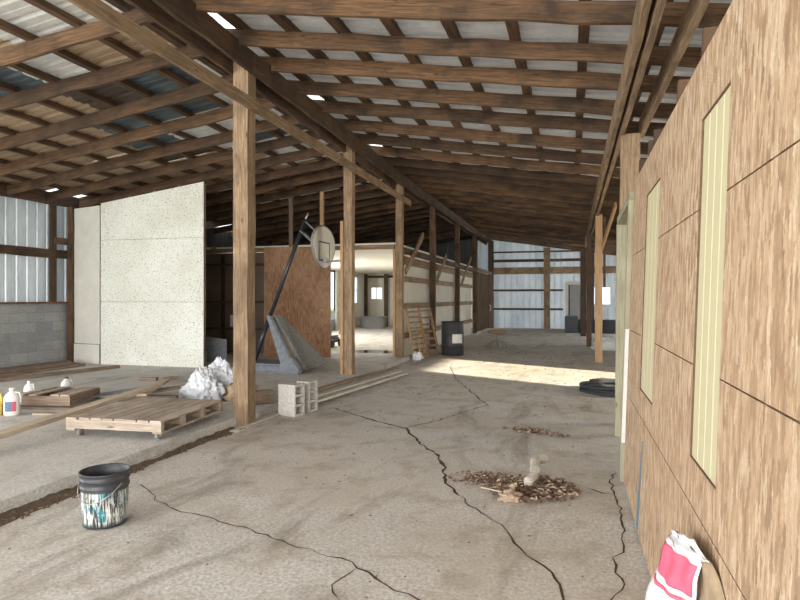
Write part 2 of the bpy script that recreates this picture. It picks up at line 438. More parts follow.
def scatter_soil(name, label, cx, half, y0, y1, n, hmax):
    bm = bmesh.new()
    nx, ny = 9, int((y1-y0)/.05); g = []
    for j in range(ny+1):
        y = y0+(y1-y0)*j/ny; row = []
        for i in range(nx+1):
            t = i/nx; x = cx(y)+half(y)*(t*2-1)
            zz = hmax*max(0, 1-t)**.6*(.55+.6*noise.noise(Vector((x*9, y*9, 0))))+.012*noise.noise(Vector((x*30, y*30, 4)))
            if i == nx: zz = -.004
            row.append(bm.verts.new((x, y, max(-.004, zz))))
        g.append(row)
    for j in range(ny):
        for i in range(nx): bm.faces.new((g[j][i], g[j][i+1], g[j+1][i+1], g[j+1][i])).smooth = True
    for k in range(n):
        y = random.uniform(y0, y1); x = cx(y)+half(y)*random.uniform(-.8, 1.3); r_ = random.uniform(.005, .014)
        bmesh.ops.create_icosphere(bm, subdivisions=1, radius=r_, matrix=Matrix.Translation((x, y, r_*.6)))
    return tag(link(name, bm, M_soil), label, 'dirt', kind='stuff')
scatter_soil('dirt_drift', 'brown dirt and crumbs swept along the foot of the raised slab edge', lambda y: -3.70+.02*math.sin(y*3), lambda y: .075+.03*math.sin(y*2.3)+.012*math.sin(y*9), 2.5, 6.1, 300, .03)

# ------------------------------------------------------------------ outer walls
def corrug(bm, axis, a0, a1, z0, z1, c, per=.3, rib=.03, mi=0, top=None):
    """vertical ribbed sheet: axis 'x' or 'y' runs a0..a1 at constant c; top(a) optional height"""
    prev = None; a = a0; pat = [(0, 0), (.50, 0), (.58, 1), (.66, 1), (.74, 0), (1, 0)]
    pts = []
    while a < a1-1e-6:
        for t, h in pat[:-1]:
            q = a+t*per
            if q > a1: break
            pts.append((q, h))
        a += per
    pts.append((a1, 0))
    for q, h in pts:
        zt = top(q) if top else z1
        pos = (c+h*rib)
        A, B = ((q, pos, z0), (q, pos, zt)) if axis == 'x' else ((pos, q, z0), (pos, q, zt))
        cur = (bm.verts.new(A), bm.verts.new(B))
        if prev: bm.faces.new((prev[0], cur[0], cur[1], prev[1])).material_index = mi
        prev = cur
XL, XR, YB, YF = -10.6, 5.2, 30.3, -6
# left wall: block base, sill, ribbed steel
bm = bmesh.new()
box(bm, (XL-.2, 6.6, 0), (XL, 16.5, 1.38)); box(bm, (XL-.2, 26, 0), (XL, YB, .9)); box(bm, (XL-.2, 16.5, 0), (XL, 26, .5))
struct('wall_left', bm, M_blockwall)
bm = bmesh.new(); corrug(bm, 'y', 6.6, 11.2, 1.38, 3.72, XL-.06, .24, -.02)
struct('wall_left', bm, M_side)
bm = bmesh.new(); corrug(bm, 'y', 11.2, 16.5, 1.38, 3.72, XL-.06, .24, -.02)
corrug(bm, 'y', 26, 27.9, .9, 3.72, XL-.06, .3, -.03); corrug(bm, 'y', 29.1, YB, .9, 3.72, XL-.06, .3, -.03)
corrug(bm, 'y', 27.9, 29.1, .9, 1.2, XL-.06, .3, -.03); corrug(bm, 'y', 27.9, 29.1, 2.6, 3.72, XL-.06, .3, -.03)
corrug(bm, 'y', 16.5, 26, 2.7, 3.72, XL-.06, .3, -.03)  # unseen opening left below, added to light the white room
struct('wall_left', bm, M_loftshade)
# far wall
bm = bmesh.new()
zroof = lambda x: (zr(x) if x > -4 else zl(x))+RH+PH
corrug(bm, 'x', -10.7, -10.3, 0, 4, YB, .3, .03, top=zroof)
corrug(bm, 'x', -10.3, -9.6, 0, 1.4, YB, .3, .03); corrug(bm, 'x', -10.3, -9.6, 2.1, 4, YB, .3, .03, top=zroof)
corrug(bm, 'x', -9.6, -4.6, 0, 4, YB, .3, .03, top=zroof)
struct('wall_back', bm, M_loftshade); bm = bmesh.new()
corrug(bm, 'x', -4.6, .86, 0, 4, YB, .3, .03, top=zroof)
corrug(bm, 'x', .86, 1.80, 0, 1.15, YB, .3, .03); corrug(bm, 'x', .86, 1.80, 2.07, 4, YB, .3, .03, top=zroof)
corrug(bm, 'x', 1.8, 5.3, 0, 4, YB, .3, .03, top=zroof)
struct('wall_back', bm, M_side)
# right outer wall with the side door opening and an unseen far opening added for fill light
bm = bmesh.new()
corrug(bm, 'y', YF, 8.1, 0, 3.4, XR+.03, .3, .03); corrug(bm, 'y', 10.7, 21, 0, 3.4, XR+.03, .3, .03); corrug(bm, 'y', 27, YB, 0, 3.4, XR+.03, .3, .03)
corrug(bm, 'y', 8.1, 10.7, 2.9, 3.4, XR+.03, .3, .03); corrug(bm, 'y', 21, 27, 0, .9, XR+.03, .3, .03); corrug(bm, 'y', 21, 27, 2.4, 3.4, XR+.03, .3, .03)
struct('wall_right', bm, M_sidebk)
bm = bmesh.new(); corrug(bm, 'y', 21, 27, .9, 2.4, XR+.03, .15, .02); struct('window_6', bm, M_glowsheet)  # added unseen translucent panel, spreads light into the far hall

# ------------------------------------------------------------------ roof sheets
def roof_strip(bm, y0, y1, x0, x1, zf, dz, mi):
    pat = [(0, 0), (.10, .9), (.22, 1), (.32, .1), (.36, 0), (.66, 0), (.70, .35), (.74, 0), (1, 0)]
    per = .3; pts = []; a = y0
    while a < y1-1e-6:
        for t, h in pat[:-1]:
            if a+t*per < y1: pts.append((a+t*per, h))
        a += per
    pts.append((y1, 0)); prev = None
    for y, h in pts:
        cur = (bm.verts.new((x0, y, zf(x0)+dz+h*.03)), bm.verts.new((x1, y, zf(x1)+dz+h*.03)))
        if prev: bm.faces.new((prev[0], cur[0], cur[1], prev[1])).material_index = mi
        prev = cur
random.seed(5)
DZ = RH+PH+.004
bm = bmesh.new(); y = -6.2; k = 0
while y < YB:
    y1 = min(y+.9, YB+.1)
    lit = k % 3 == 1 and 4 < y < 13
    ridge = -4.1 if not lit else -3.72
    if lit: roof_strip(bm, y, y1, -4.1, -3.72, zr, DZ, 1)  # translucent strip stands in for a bright sky gap at the ridge
    roof_strip(bm, y, y1, ridge, 2.0, zr, DZ, 0); roof_strip(bm, y, y1, 1.9, 5.6, zr, DZ-.004, 0)
    y = y1; k += 1
struct('ceiling', bm, [M_whiteR, M_glowsheet])
bm = bmesh.new(); y = -6.2; k = 0
# lower sheets tan, upper sheets replaced in silver, slate and dark; laps step from strip to strip
upper = {4: 1, 5: 1, 6: 2, 7: 1, 8: 2, 9: 0, 10: 1, 11: 0, 12: 2}
while y < YB:
    y1 = min(y+.9, YB+.1); yi = int(round((y1)/.9))
    split = -7.4+.9*math.sin(yi*1.7)+.25*random.uniform(-1, 1)
    eave = -10.95
    if 8.5 < y < 12 and k % 2 == 0: eave = -10.35
    if 14 < y < 18 and k % 2 == 1: eave = -10.2
    lower = 0 if y < 11.5 else random.choice((0, 2, 3, 3))
    roof_strip(bm, y, y1, eave, split, zl, DZ-.006, lower)
    if y < 11:
        mid = split+random.uniform(.7, 1.2); mu = split+random.uniform(1.7, 2.3)
        pal = [(2, 1, 0), (3, 2, 1), (2, 2, 1), (0, 2, 1), (3, 1, 2), (0, 1, 3), (0, 0, 1)][yi % 7]
        if y < 4.6: pal = (0, 0, 2)
        roof_strip(bm, y, y1, split-.1, mid, zl, DZ, pal[0]); roof_strip(bm, y, y1, mid, mu, zl, DZ, pal[1]); roof_strip(bm, y, y1, mu, -3.95, zl, DZ, pal[2])
    else:
        roof_strip(bm, y, y1, split-.1, -3.95, zl, DZ, random.choice((0, 2, 3, 3, 1)))
    y = y1; k += 1
struct('ceiling', bm, [M_tan, M_whiteL, M_blueR, M_darkR])

# ------------------------------------------------------------------ purlins and rafters
xs = [4.55, 3.95, 3.3, 2.65, 2.0, 1.35, .72, .10, -.54, -1.15, -1.76, -2.35, -2.95, -3.55]
nR = 0
for x in xs:
    seen = x < 1
    if x > 2.7: continue
    lab = ('rough purlin under the white roof sheets right of the ridge, %s from the ridge beam' % ORD[xs[::-1].index(x)]) if x < 1 else ('rough purlin over the strand board wall, %s past the double beam' % ORD[nR])
    if x >= 1: nR += 1
    o = board('purlin', (x, -1, zr(x)+RH+PH/2), (x, 14.5, zr(x)+RH+PH/2), .10, PH, W_purl, jit=.006)
    tag(o, lab, 'roof purlin', 'purlins of the right roof slope')
for i in range(10):
    x = -4.5-.62*i
    o = board('purlin', (x, 3.2, zl(x)+RH+PH/2), (x, 15.5, zl(x)+RH+PH/2), .09, PH, W_purl, jit=.008)
    tag(o, 'rough purlin under the left roof slope, %s from the ridge beam' % ORD[i], 'roof purlin', 'purlins of the left roof slope')
ry = [5.15, 5.98, 6.78, 7.62, 8.5, 9.5, 10.45, 11.4, 12.35]
y = 13.2
while y < YB-.3: ry.append(y); y += .87
for i, y in enumerate(ry):
    sk = random.uniform(-.06, .06)
    o = board('rafter', (-4.0, y, zr(-4.0)+RH/2), (5.0, y+sk, zr(5.0)+RH/2), .045 if i else .05, RH, W_beam, jit=.008)
    tag(o, 'brown rafter of the right roof slope, %s nearest the viewer' % ORD[i] if i < 9 else 'brown rafter in the far overlapping rows of the right roof slope', 'rafter', 'rafters of the right roof slope' if i < 9 else 'far rafters of the right roof slope')
y = 5.25
for i in range(24):
    sk = random.uniform(-.16, .16)
    o = board('rafter', (-3.80, y+.06, zl(-3.80)+RH/2+.01), (-10.75, y+sk, zl(-10.75)+RH/2), .05, RH+.01, W_beam, jit=.012)
    tag(o, 'brown rafter of the left roof slope, %s nearest the viewer' % ORD[i] if i < 9 else 'dark rafter in the far rows of the left roof slope beyond the white panel', 'rafter', 'rafters of the left roof slope' if i < 9 else 'far rafters of the left roof slope')
    y += .93

# ------------------------------------------------------------------ beams
def ridge(dx, z):
    bm = bmesh.new(); pts = [(-3.60+dx, 1.5, z), (-3.74+dx, 6.3, z), (-3.95+dx, 13.5, z), (-4.0+dx, 21.5, z), (-4.0+dx, YB-.2, z)]
    for a, b_ in zip(pts, pts[1:]): bar(bm, a, b_, .045, .25, jit=.006)
    return link('ridge_beam', bm, W_beam)
o = ridge(-.12, 4.27); tag(o, 'long brown ridge beam plank on the slab side of the post row', 'beam')
o = ridge(.12, 4.27); tag(o, 'long brown ridge beam plank on the open floor side of the post row', 'beam')
o = board('tie_board', (-3.50, 2.0, 3.74), (-3.86, 14.4, 3.85), .035, .14, W_post, jit=.004); tag(o, 'long pale brown board nailed along the posts below the ridge beam', 'board')
o = board('wall_beam', (.49, 1.2, 3.60), (.49, 24, 3.54), .05, .24, W_post, jit=.004); tag(o, 'lit brown beam plank on posts above the strand board wall, left one of the pair', 'beam')  # wall beams take the lighter timber, painting in light from below
o = board('wall_beam', (.57, 1.2, 3.56), (.57, 24, 3.52), .05, .24, W_post, jit=.004); tag(o, 'lit brown beam plank on posts above the strand board wall, right one of the pair', 'beam')
o = board('wall_beam', (.86, 1.5, 3.53), (.80, 7.75, 3.53), .05, .20, W_post, jit=.004); tag(o, 'lone brown beam plank running behind the strand board wall top to the near post', 'beam')

# ------------------------------------------------------------------ posts
def post(x, y, h, wx, wy, label, m=W_post, group=None, lean=0, z0=0):
    o = board('timber_post', (x, y, z0), (x+lean, y, h), wx, wy, m, up=(0, 1, 0), jit=.004)
    return tag(o, label, 'post', group)
P1 = 'posts along the slab edge'
post(-3.74, 6.34, 4.39, .19, .18, 'thick weathered post at the slab edge beside the pallet dolly', group=P1)
post(-3.92, 10.3, 4.39, .16, .16, 'weathered post at the slab edge beside the basketball hoop', group=P1, lean=.0)
post(-3.95, 13.75, 4.39, .16, .16, 'post at the corner of the white room opening beside leaning slatted racks', group=P1)
post(-3.98, 17.4, 4.39, .16, .16, 'brown post in the white stud wall, just left of the dark barrel', W_beam, group=P1)
post(-3.98, 21.4, 4.39, .16, .16, 'brown post in the white stud wall rising behind the dark barrel', W_beam, group=P1)
post(-3.98, 25.4, 4.39, .16, .16, 'brown post at the left edge of the brown sliding door', W_beam, group=P1)
o = board('post_sleeve', (-4.025, 10.27, .1), (-4.025, 10.27, 2.9), .05, .18, W_new, up=(0, 1, 0)); tag(o, 'yellowish plank nailed to the side of the post by the basketball hoop', 'board')
o = board('post_sleeve', (-4.06, 13.72, .1), (-4.06, 13.72, 2.66), .05, .17, W_new, up=(0, 1, 0)); tag(o, 'yellowish plank nailed to the left of the white room corner post', 'board')
post(.66, 7.6, 3.44, .22, .12, 'wide old post standing past the far end of the strand board wall')
post(.60, 14.8, 3.45, .16, .16, 'orange brown post standing on the floor in the sunny part of the hall', W_new)
o = board('post_sleeve', (.73, 14.86, 1.75), (.73, 14.86, 3.4), .05, .13, W_beam, up=(0, 1, 0)); tag(o, 'short brown plank nailed high on the orange brown post', 'board')
post(.50, 19.4, 3.45, .15, .15, 'dark post just left of the orange brown post', W_dark)
post(.42, 24.6, 3.45, .22, .2, 'thick dark post before the left end of the long dark trough', W_dark)
def brace(p0, p1, label, w_=.04, h=.14, m=W_post, up=(1, 0, 0)):
    tag(board('knee_brace', p0, p1, h, w_, m, up=up), label, 'brace', 'knee braces of the post rows')
brace((-3.85, 13.9, 2.12), (-3.85, 15.7, 3.2), 'longest diagonal brace, fixed to the white room corner post')
brace((-3.87, 17.5, 2.05), (-3.87, 18.9, 2.85), 'short diagonal brace rising from the post left of the barrel')
brace((-3.85, 21.5, 2.0), (-3.85, 23.6, 3.1), 'diagonal brace rising from the post behind the barrel')
brace((.66, 14.9, 2.62), (.88, 13.3, 3.45), 'diagonal brace at the top of the orange brown post', m=W_new)

# ------------------------------------------------------------------ left wall framing
tag(board('wall_plate', (XL+.05, 7, 3.6), (XL+.05, 16, 3.6), .08, .25, W_beam, jit=.006), 'brown top plate along the head of the left steel wall', 'beam')
tag(board('wall_girt', (XL+.04, 7, 2.44), (XL+.04, 10.55, 2.44), .05, .18, W_beam, jit=.006), 'reddish brown girt across the middle of the left steel wall', 'board')
tag(board('wall_sill', (XL-.02, 6.8, 1.40), (XL-.02, 10.9, 1.40), .22, .04, W_beam, jit=.003), 'thin brown sill board on top of the grey block wall', 'board')
post(XL+.12, 10.62, 3.48, .14, .16, 'brown post in the corner left of the white panels', W_beam, z0=.1)
tag(board('timber_post', (XL+.02, 10.2, 1.42), (XL+.02, 10.2, 3.48), .06, .14, W_dark, up=(0, 1, 0)), 'thin dark stud on the sill left of the corner post', 'post')
tag(board('wall_cleat', (XL+.05, 10.2, 2.72), (XL+.05, 10.9, 2.72), .05, .14, W_dark), 'short dark cleat nailed across the corner post', 'board')

# ------------------------------------------------------------------ white painted partition panels
def sheet(name, x0, y0, x1, y1, zb, zt0, zt1, m, label, cat, cuts=(), th=.02, parent=None):
    """standing board from (x0,y0) to (x1,y1) split by horizontal seams"""
    d = Vector((x1-x0, y1-y0, 0)); L = d.length; d.normalize(); nrm = Vector((d.y, -d.x, 0))
    bm = bmesh.new(); uv = bm.loops.layers.uv.verify()
    zs = [zb]+list(cuts)+[None]
    for i in range(len(zs)-1):
        a = zs[i]+(.003 if i else 0)
        t0, t1 = (zt0, zt1) if zs[i+1] is None else (zs[i+1]-.003,)*2
        q = [(0, a), (L, a), (L, t1), (0, t0)]; rows = []
        for off in (0, th):
            rows.append([bm.verts.new(Vector((x0, y0, 0))+d*s_-nrm*off+Vector((0, 0, z))) for s_, z in q])
        fs = [bm.faces.new(rows[0]), bm.faces.new(rows[1][::-1])]
        for k in range(4): fs.append(bm.faces.new((rows[0][k], rows[1][k], rows[1][(k+1) % 4], rows[0][(k+1) % 4])))
        for f in fs[:2]:
            for lp, co in zip(f.loops, q if f is fs[0] else q[::-1]): lp[uv].uv = (co[0], co[1]+x0)
    o = link(name, bm, m, parent)
    if label: tag(o, label, cat)
    return o
pan = thing('partition_panel', 'large white painted strand board panel with a sloping top on the slab', 'wall panel')
sheet('face_board', -9.58, 10.45, -7.12, 10.5, .1, 3.50, 3.84, M_whosb, None, None, (1.42, 2.72), parent=pan)
bm = bmesh.new()
bar(bm, (-7.14, 10.55, .1), (-7.14, 10.55, 3.8), .04, .07, (0, 1, 0)); bar(bm, (-9.5, 10.52, .1), (-9.5, 10.52, 3.45), .04, .07, (0, 1, 0))
for xx in (-8.9, -8.3, -7.7): bar(bm, (xx, 10.535, .1), (xx, 10.535, 3.55+.137*(xx+9.5)), .04, .07, (0, 1, 0))
link('stud_frame', bm, W_lumber, pan)
pan2 = thing('partition_panel', 'narrow white painted board standing between the corner post and the large white panel', 'wall panel')
sheet('face_board', -10.42, 10.60, -9.62, 10.46, .52, 3.44, 3.46, M_white, None, None, parent=pan2)
sheet('kick_board', -10.42, 10.585, -9.62, 10.445, .1, .51, .51, M_white, None, None, parent=pan2)

# ------------------------------------------------------------------ storage bay and white room behind
sheet('strand_board_sheet', -7.0, 12.75, -5.45, 13.1, .1, 2.70, 2.72, M_osbdark, 'reddish brown strand board sheet standing behind the basketball hoop', 'wall panel')
sheet('grey_board', -7.62, 11.35, -7.22, 11.5, .1, .66, .60, M_grey, 'dark grey board leaning low beside the large white panel', 'board')
bm = bmesh.new(); box(bm, (-10.5, 13.75, .1), (-7.0, 13.79, 2.665)); struct('wall_storage', bm, plain('brown_hardboard', (.20, .15, .11), .8, 0, 2, .3))
st = thing('storage_shelf', 'dark timber wall shelves between the large white panel and the brown sheet', 'shelf', (-8.7, 13.6, .1))
for z in (.62, 1.30, 2.25): board('shelf_board', (-1.7, 0, z), (1.7, 0, z), .25, .05, W_dark, st)
for x in (-1.65, 0, 1.65): board('shelf_upright', (x, .08, 0), (x, .08, 2.5), .05, .09, W_dark, st, up=(0, 1, 0))
bm = bmesh.new(); box(bm, (-8.33, 13.42, .77+.005), (-8.12, 13.5, 1.07)); bmesh.ops.bevel(bm, geom=list(bm.edges), offset=.01, segments=2, affect='EDGES')
tag(link('white_box', bm, M_label), 'small white carton on the dark storage shelves', 'box')
tag(board('header_beam', (-10.4, 13.7, 2.72), (-4.06, 13.7, 2.72), .10, .10, W_post, jit=.004), 'long header beam across the top of the white room opening', 'beam')
tag(board('header_beam', (-3.98, 14.0, 2.66), (-3.98, 25.3, 2.66), .12, .14, W_beam, jit=.004), 'brown plate along the top of the white stud wall', 'beam')
tag(board('attic_stud', (-6.77, 13.7, 2.77), (-6.77, 13.7, 4.0), .09, .06, W_lumber, up=(0, 1, 0)), 'grey brown stud standing on the header above the hoop pole', 'stud')
tag(board('attic_stud', (-5.93, 13.7, 2.77), (-5.93, 13.7, 4.12), .09, .06, W_new, up=(0, 1, 0)), 'orange brown stud on the header behind the backboard', 'stud')
tag(board('attic_rail', (-9.0, 13.65, 2.81), (-9.0, 18.5, 2.90), .05, .07, W_lumber), 'thin rail running back through the dark loft', 'board')
# white room
bm = bmesh.new(); box(bm, (-10.55, 13.8, 2.78), (-4.06, YB-.05, 2.83)); struct('ceiling_white_room', bm, M_roomwhite)
bm = bmesh.new()
box(bm, (-4.16, 14.0, .0), (-4.12, 25.3, 2.6)); struct('wall_white_room', bm, M_roomwhite)
bm = bmesh.new()
for a, b_, z0, z1 in ((-10.6, -10.3, .0, 2.78), (-9.6, -4.1, .0, 2.78), (-10.3, -9.6, .0, 1.4), (-10.3, -9.6, 2.1, 2.78)): box(bm, (a, YB-.12, z0), (b_, YB-.08, z1))
struct('wall_white_room', bm, M_roomwhite)
bm = bmesh.new()
for a, b_, z0, z1 in ((26.0, 27.9, .0, 2.78), (29.1, 30.2, .0, 2.78), (27.9, 29.1, .0, 1.2), (27.9, 29.1, 2.6, 2.78)): box(bm, (XL+.02, a, z0), (XL+.06, b_, z1))
struct('wall_white_room', bm, M_roomwhite)
# windows of the white room and the back hall
def window(name, p, axis, W, H, nx, ny, label=None):
    t = bpy.data.objects.new(name, None); COL.objects.link(t); t.location = p; t['kind'] = 'structure'
    bm = bmesh.new()
    def bx(a0, a1, z0, z1, d=.04):
        box(bm, (a0, -d, z0) if axis == 'x' else (-d, a0, z0), (a1, d, z1) if axis == 'x' else (d, a1, z1))
    bx(-W/2, W/2, 0, .05); bx(-W/2, W/2, H-.05, H); bx(-W/2, -W/2+.05, .05, H-.05); bx(W/2-.05, W/2, .05, H-.05)
    for i in range(1, nx): bx(-W/2+W*i/nx-.02, -W/2+W*i/nx+.02, .05, H-.05, .02)
    for i in range(1, ny): bx(-W/2+.05, W/2-.05, H*i/ny-.02, H*i/ny+.02, .02)
    f = link('window_frame', bm, M_white, t)
    bm = bmesh.new()
    box(bm, (-W/2+.04, -.004, .04) if axis == 'x' else (-.004, -W/2+.04, .04), (W/2-.04, .004, H-.04) if axis == 'x' else (.004, W/2-.04, H-.04))
    link('pane', bm, M_glass, t)
window('window_1', (-9.95, YB-.06, 1.4), 'x', .7, .7, 2, 1)
window('window_2', (XL-.02, 28.5, 1.2), 'y', 1.2, 1.4, 2, 2)
window('window_3', (1.33, YB-.02, 1.15), 'x', .94, .92, 1, 1)
for x, y, lab in ((-10.48, 29.95, 'dark post in the far left corner of the white room'), (-10.35, 27.2, 'dark post on the left wall of the white room'), (-9.35, 29.95, 'dark post beside the far window of the white room')):
    tag(board('timber_post', (x, y, 0), (x, y, 2.76), .18, .14, W_dark, up=(0, 1, 0)), lab, 'post')
tag(board('wall_rail', (-10.4, 30.1, 2.62), (-4.3, 30.1, 2.62), .05, .12, W_beam), 'brown rail along the top of the far wall of the white room', 'board')
bm = bmesh.new(); lathe(bm, [(.62, 0), (.74, .55), (.78, .56), (.74, .60), (.68, .56), (.58, .1), (.01, .1)], 28, oval=.6)
tub = link('stock_tank', bm, M_greyl); tub.location = (-9.45, 28.2, 0); tag(tub, 'low oval grey tub below the far window of the white room', 'tub')
# puddle
bm = bmesh.new(); c = [bm.verts.new((-5.2+.75*math.cos(a)*(1+.2*math.sin(3*a)), 15.9+.55*math.sin(a)*(1+.15*math.cos(2*a)), .006)) for a in [i*math.pi/16 for i in range(32)]]
bm.faces.new(c); pd = link('puddle', bm, M_water); tag(pd, 'shiny puddle on the floor of the white room opening', 'puddle')
pd.location.z = .0
# machinery clutter just inside the opening, left
cl = thing('push_mower', 'dark mower with an upright handle just inside the white room at left', 'mower', (-7.3, 17.2, 0))
bm = bmesh.new(); box(bm, (-.3, -.4, .12), (.3, .4, .34)); bmesh.ops.bevel(bm, geom=list(bm.edges), offset=.05, segments=2, affect='EDGES'); link('deck', bm, M_blackm, cl)
bm = bmesh.new(); lathe(bm, [(.01, .35), (.15, .35), (.17, .5), (.1, .58), (.01, .58)], 16); link('engine', bm, M_grey, cl)
for sx in (-1, 1):
    for sy in (-1, 1):
        bm = bmesh.new(); tube(bm, [(sx*.30, sy*.3, .11), (sx*.36, sy*.3, .11)], .11, 14); link('wheel', bm, M_rubber, cl)
bm = bmesh.new(); tube(bm, [(-.25, .4, .3), (-.25, .95, 1.05), (.25, .95, 1.05), (.25, .4, .3)], .016, 8); link('handle', bm, M_metal, cl)

# white stud wall girts (seen between the posts)
seg = [(14.05, 17.3, 'from the corner post to the second post'), (17.5, 21.3, 'from the second post to behind the barrel'), (21.5, 25.3, 'just left of the sliding door')]
for a, b_, wh in seg:
    for z, zz in ((.55, 'low'), (1.30, 'lower middle'), (1.98, 'upper middle'), (2.45, 'top')):
        tag(board('wall_girt', (-4.06, a, z), (-4.06, b_, z), .05, .14 if zz != 'top' else .2, W_post), '%s girt on the white wall %s' % (zz, wh), 'board', 'girts of the white stud wall')

# sliding door, far wall framing
sd_ = thing('sliding_door', 'brown plank sliding door near the far left corner of the hall', 'door', (-3.9, 25.6, 0))
bm = bmesh.new()
for i in range(8): bar(bm, (0, .1+i*.46, .06), (0, .1+i*.46, 2.62), .45, .04, (1, 0, 0))
link('door_leaf', bm, W_beam, sd_)
board('door_track', (.03, -.2, 2.72), (.03, 4.4, 2.72), .08, .14, W_lumber, sd_)
bm = bmesh.new(); tube(bm, [(.05, 3.5, .9), (.12, 3.5, .9), (.12, 3.5, 1.15), (.05, 3.5, 1.15)], .012, 6); link('door_handle', bm, M_label, sd_)
for z, h, m, lab in ((.95, .10, W_beam, 'lowest thin girt across the far steel wall'), (1.88, .10, W_beam, 'thin girt at eye height across the far steel wall'), (2.85, .34, W_post, 'wide brown beam across the far steel wall'),
                     (3.35, .14, W_dark, 'dark girt above the wide beam on the far steel wall'), (3.78, .08, W_dark, 'topmost dark girt on the far steel wall')):
    x1 = -.42
    tag(board('wall_girt', (-4.0, YB-.06, z), (x1 if z < 2 else 5.1 if z < 3.2 else .9, YB-.06, z), .06, h, m), lab, 'board')
post(-1.18, YB-.22, 3.95, .30, .2, 'wide brown post standing against the far steel wall', W_post)
post(-3.9, YB-.2, 4.35, .25, .2, 'dark post in the far left corner of the hall', W_dark)
post(.9, YB-.3, 3.8, .22, .18, 'dark post against the far wall left of the bright window', W_dark)
d3 = bpy.data.objects.new('door_1', None); COL.objects.link(d3); d3.location = (.10, YB-.12, 0); d3['kind'] = 'structure'
bm = bmesh.new()
for a, b_, z0, z1 in ((-.42, -.28, 0, 2.3), (-.28, .52, 2.16, 2.3)): box(bm, (a, -.04, z0), (b_, .04, z1))
link('door_frame', bm, M_roomwhite, d3)
bm = bmesh.new(); box(bm, (-.27, -.02, .05), (.5, .02, 2.14)); link('door_leaf', bm, plain('grey_door_paint', (.34, .34, .33), .6, 0, 3, .2), d3)
bm = bmesh.new(); box(bm, (-.27, -.05, .05), (-.20, -.021, 2.14)); link('door_stile', bm, W_dark, d3)
# long dark trough
tr = thing('feed_trough', 'long black trough on the floor before the far wall', 'trough', (1.45, 27.2, 0))
bm = bmesh.new(); prism(bm, [(-.45, 0), (.45, 0), (.55, .55), (.49, .55), (.40, .08), (-.40, .08), (-.49, .55), (-.55, .55)], 0, -1.2, 2.6); link('trough_body', bm, M_blackm, tr)
bm = bmesh.new(); box(bm, (-1.75, -.5, 0), (-1.22, .5, .72)); bmesh.ops.bevel(bm, geom=list(bm.edges), offset=.03, segments=2, affect='EDGES'); link('end_box', bm, M_blackm, tr)
for x in (-.6, .6, 1.8): board('rib', (x, -.565, .02), (x, -.60, .55), .06, .03, M_blackm, tr, up=(0, 1, 0))

# ------------------------------------------------------------------ strand board wall on the right, leaning slightly outwards
def wx(z): return .395+.034*z
wall = bpy.data.objects.new('wall_right', None); COL.objects.link(wall); wall.location = (.395, 0, 0); wall['kind'] = 'structure'
bm = bmesh.new()
ybr = [(-1.6, 0), (.40, 1), (1.61, 1), (2.05, 0), (2.35, 2), (2.48, 0), (3.40, 1), (3.58, 0), (4.22, 0), (4.62, 1), (5.1, 0)]
zbr = [(.03, 0), (.74, 1), (.905, 0), (1.25, 1), (1.83, 1), (2.17, 0), (2.42, 0)]
wins = [(2.05, 2.48, .905, 2.17), (3.58, 4.22, .905, 2.17)]
uvl = bm.loops.layers.uv.verify()
for i in range(len(ybr)-1):
    for j in range(len(zbr)-1):
        y0, s0 = ybr[i]; y1, s1 = ybr[i+1]; z0, t0 = zbr[j]; z1, t1 = zbr[j+1]
        yc, zc = (y0+y1)/2, (z0+z1)/2
        if any(a < yc < b_ and c_ < zc < d_ for a, b_, c_, d_ in wins): continue
        g = .0028
        near = y1 <= 3.0
        hg = .0028
        a, b_ = y0+(g if s0 else 0), y1-(g if s1 else 0); c_, d_ = z0+(hg if t0 else 0), z1-(hg if t1 else 0)
        if j == 0: c_ += .02*noise.noise(Vector((y0*3, 0, 0)))
        V = []
        for off in (0, .013):
            V.append([bm.verts.new((wx(z)+off-.395, y, z)) for y, z in ((a, c_), (b_, c_), (b_, d_), (a, d_))])
        fs = [bm.faces.new(V[0]), bm.faces.new(V[1][::-1])]+[bm.faces.new((V[0][k], V[1][k], V[1][(k+1) % 4], V[0][(k+1) % 4])) for k in range(4)]
        sh = {0: 0, 1: 0}.get(i, 0)+.37*sum(1 for q in ybr[:i+1] if q[1])
        for f in fs:
            for lp in f.loops:
                co = lp.vert.co; lp[uvl].uv = (co.y+co.x+sh*2, co.z+sh*5)
wb = link('strand_board', bm, M_osb, wall)
for y in [-.9+.585*i for i in range(11)]:
    bm = bmesh.new()
    if any(a-.02 < y < b_+.02 for a, b_, _, _ in wins): y = y-.2 if y < 2.3 else y+.3
    top = 2.42+(.14 if y > 1.8 else 0)
    V = [bm.verts.new(p) for p in [(wx(0)-.395+.016, y-.02, .03), (wx(0)-.395+.10, y-.02, .03), (wx(top)-.395+.10, y-.02, top), (wx(top)-.395+.016, y-.02, top),
                                   (wx(0)-.395+.016, y+.02, .03), (wx(0)-.395+.10, y+.02, .03), (wx(top)-.395+.10, y+.02, top), (wx(top)-.395+.016, y+.02, top)]]
    for idx in ((0, 1, 2, 3), (7, 6, 5, 4), (0, 4, 5, 1), (1, 5, 6, 2), (2, 6, 7, 3), (3, 7, 4, 0)): bm.faces.new([V[i] for i in idx])
    link('stud', bm, W_beam, wall)
bm = bmesh.new()
for y in (-1, .4, 1.61, 2.35, 3.4, 4.62):
    if not any(a < y < b_ for a, b_, _, _ in wins):
        V = [(wx(.03)-.395+.015, .03), (wx(2.40)-.395+.015, 2.40)]
        bar(bm, (V[0][0], y, .03), (V[1][0], y, 2.4), .06, .002, (1, 0, 0))
    else: bar(bm, (wx(2.2)-.395+.015, y, 2.2), (wx(2.4)-.395+.015, y, 2.4), .06, .002, (1, 0, 0))
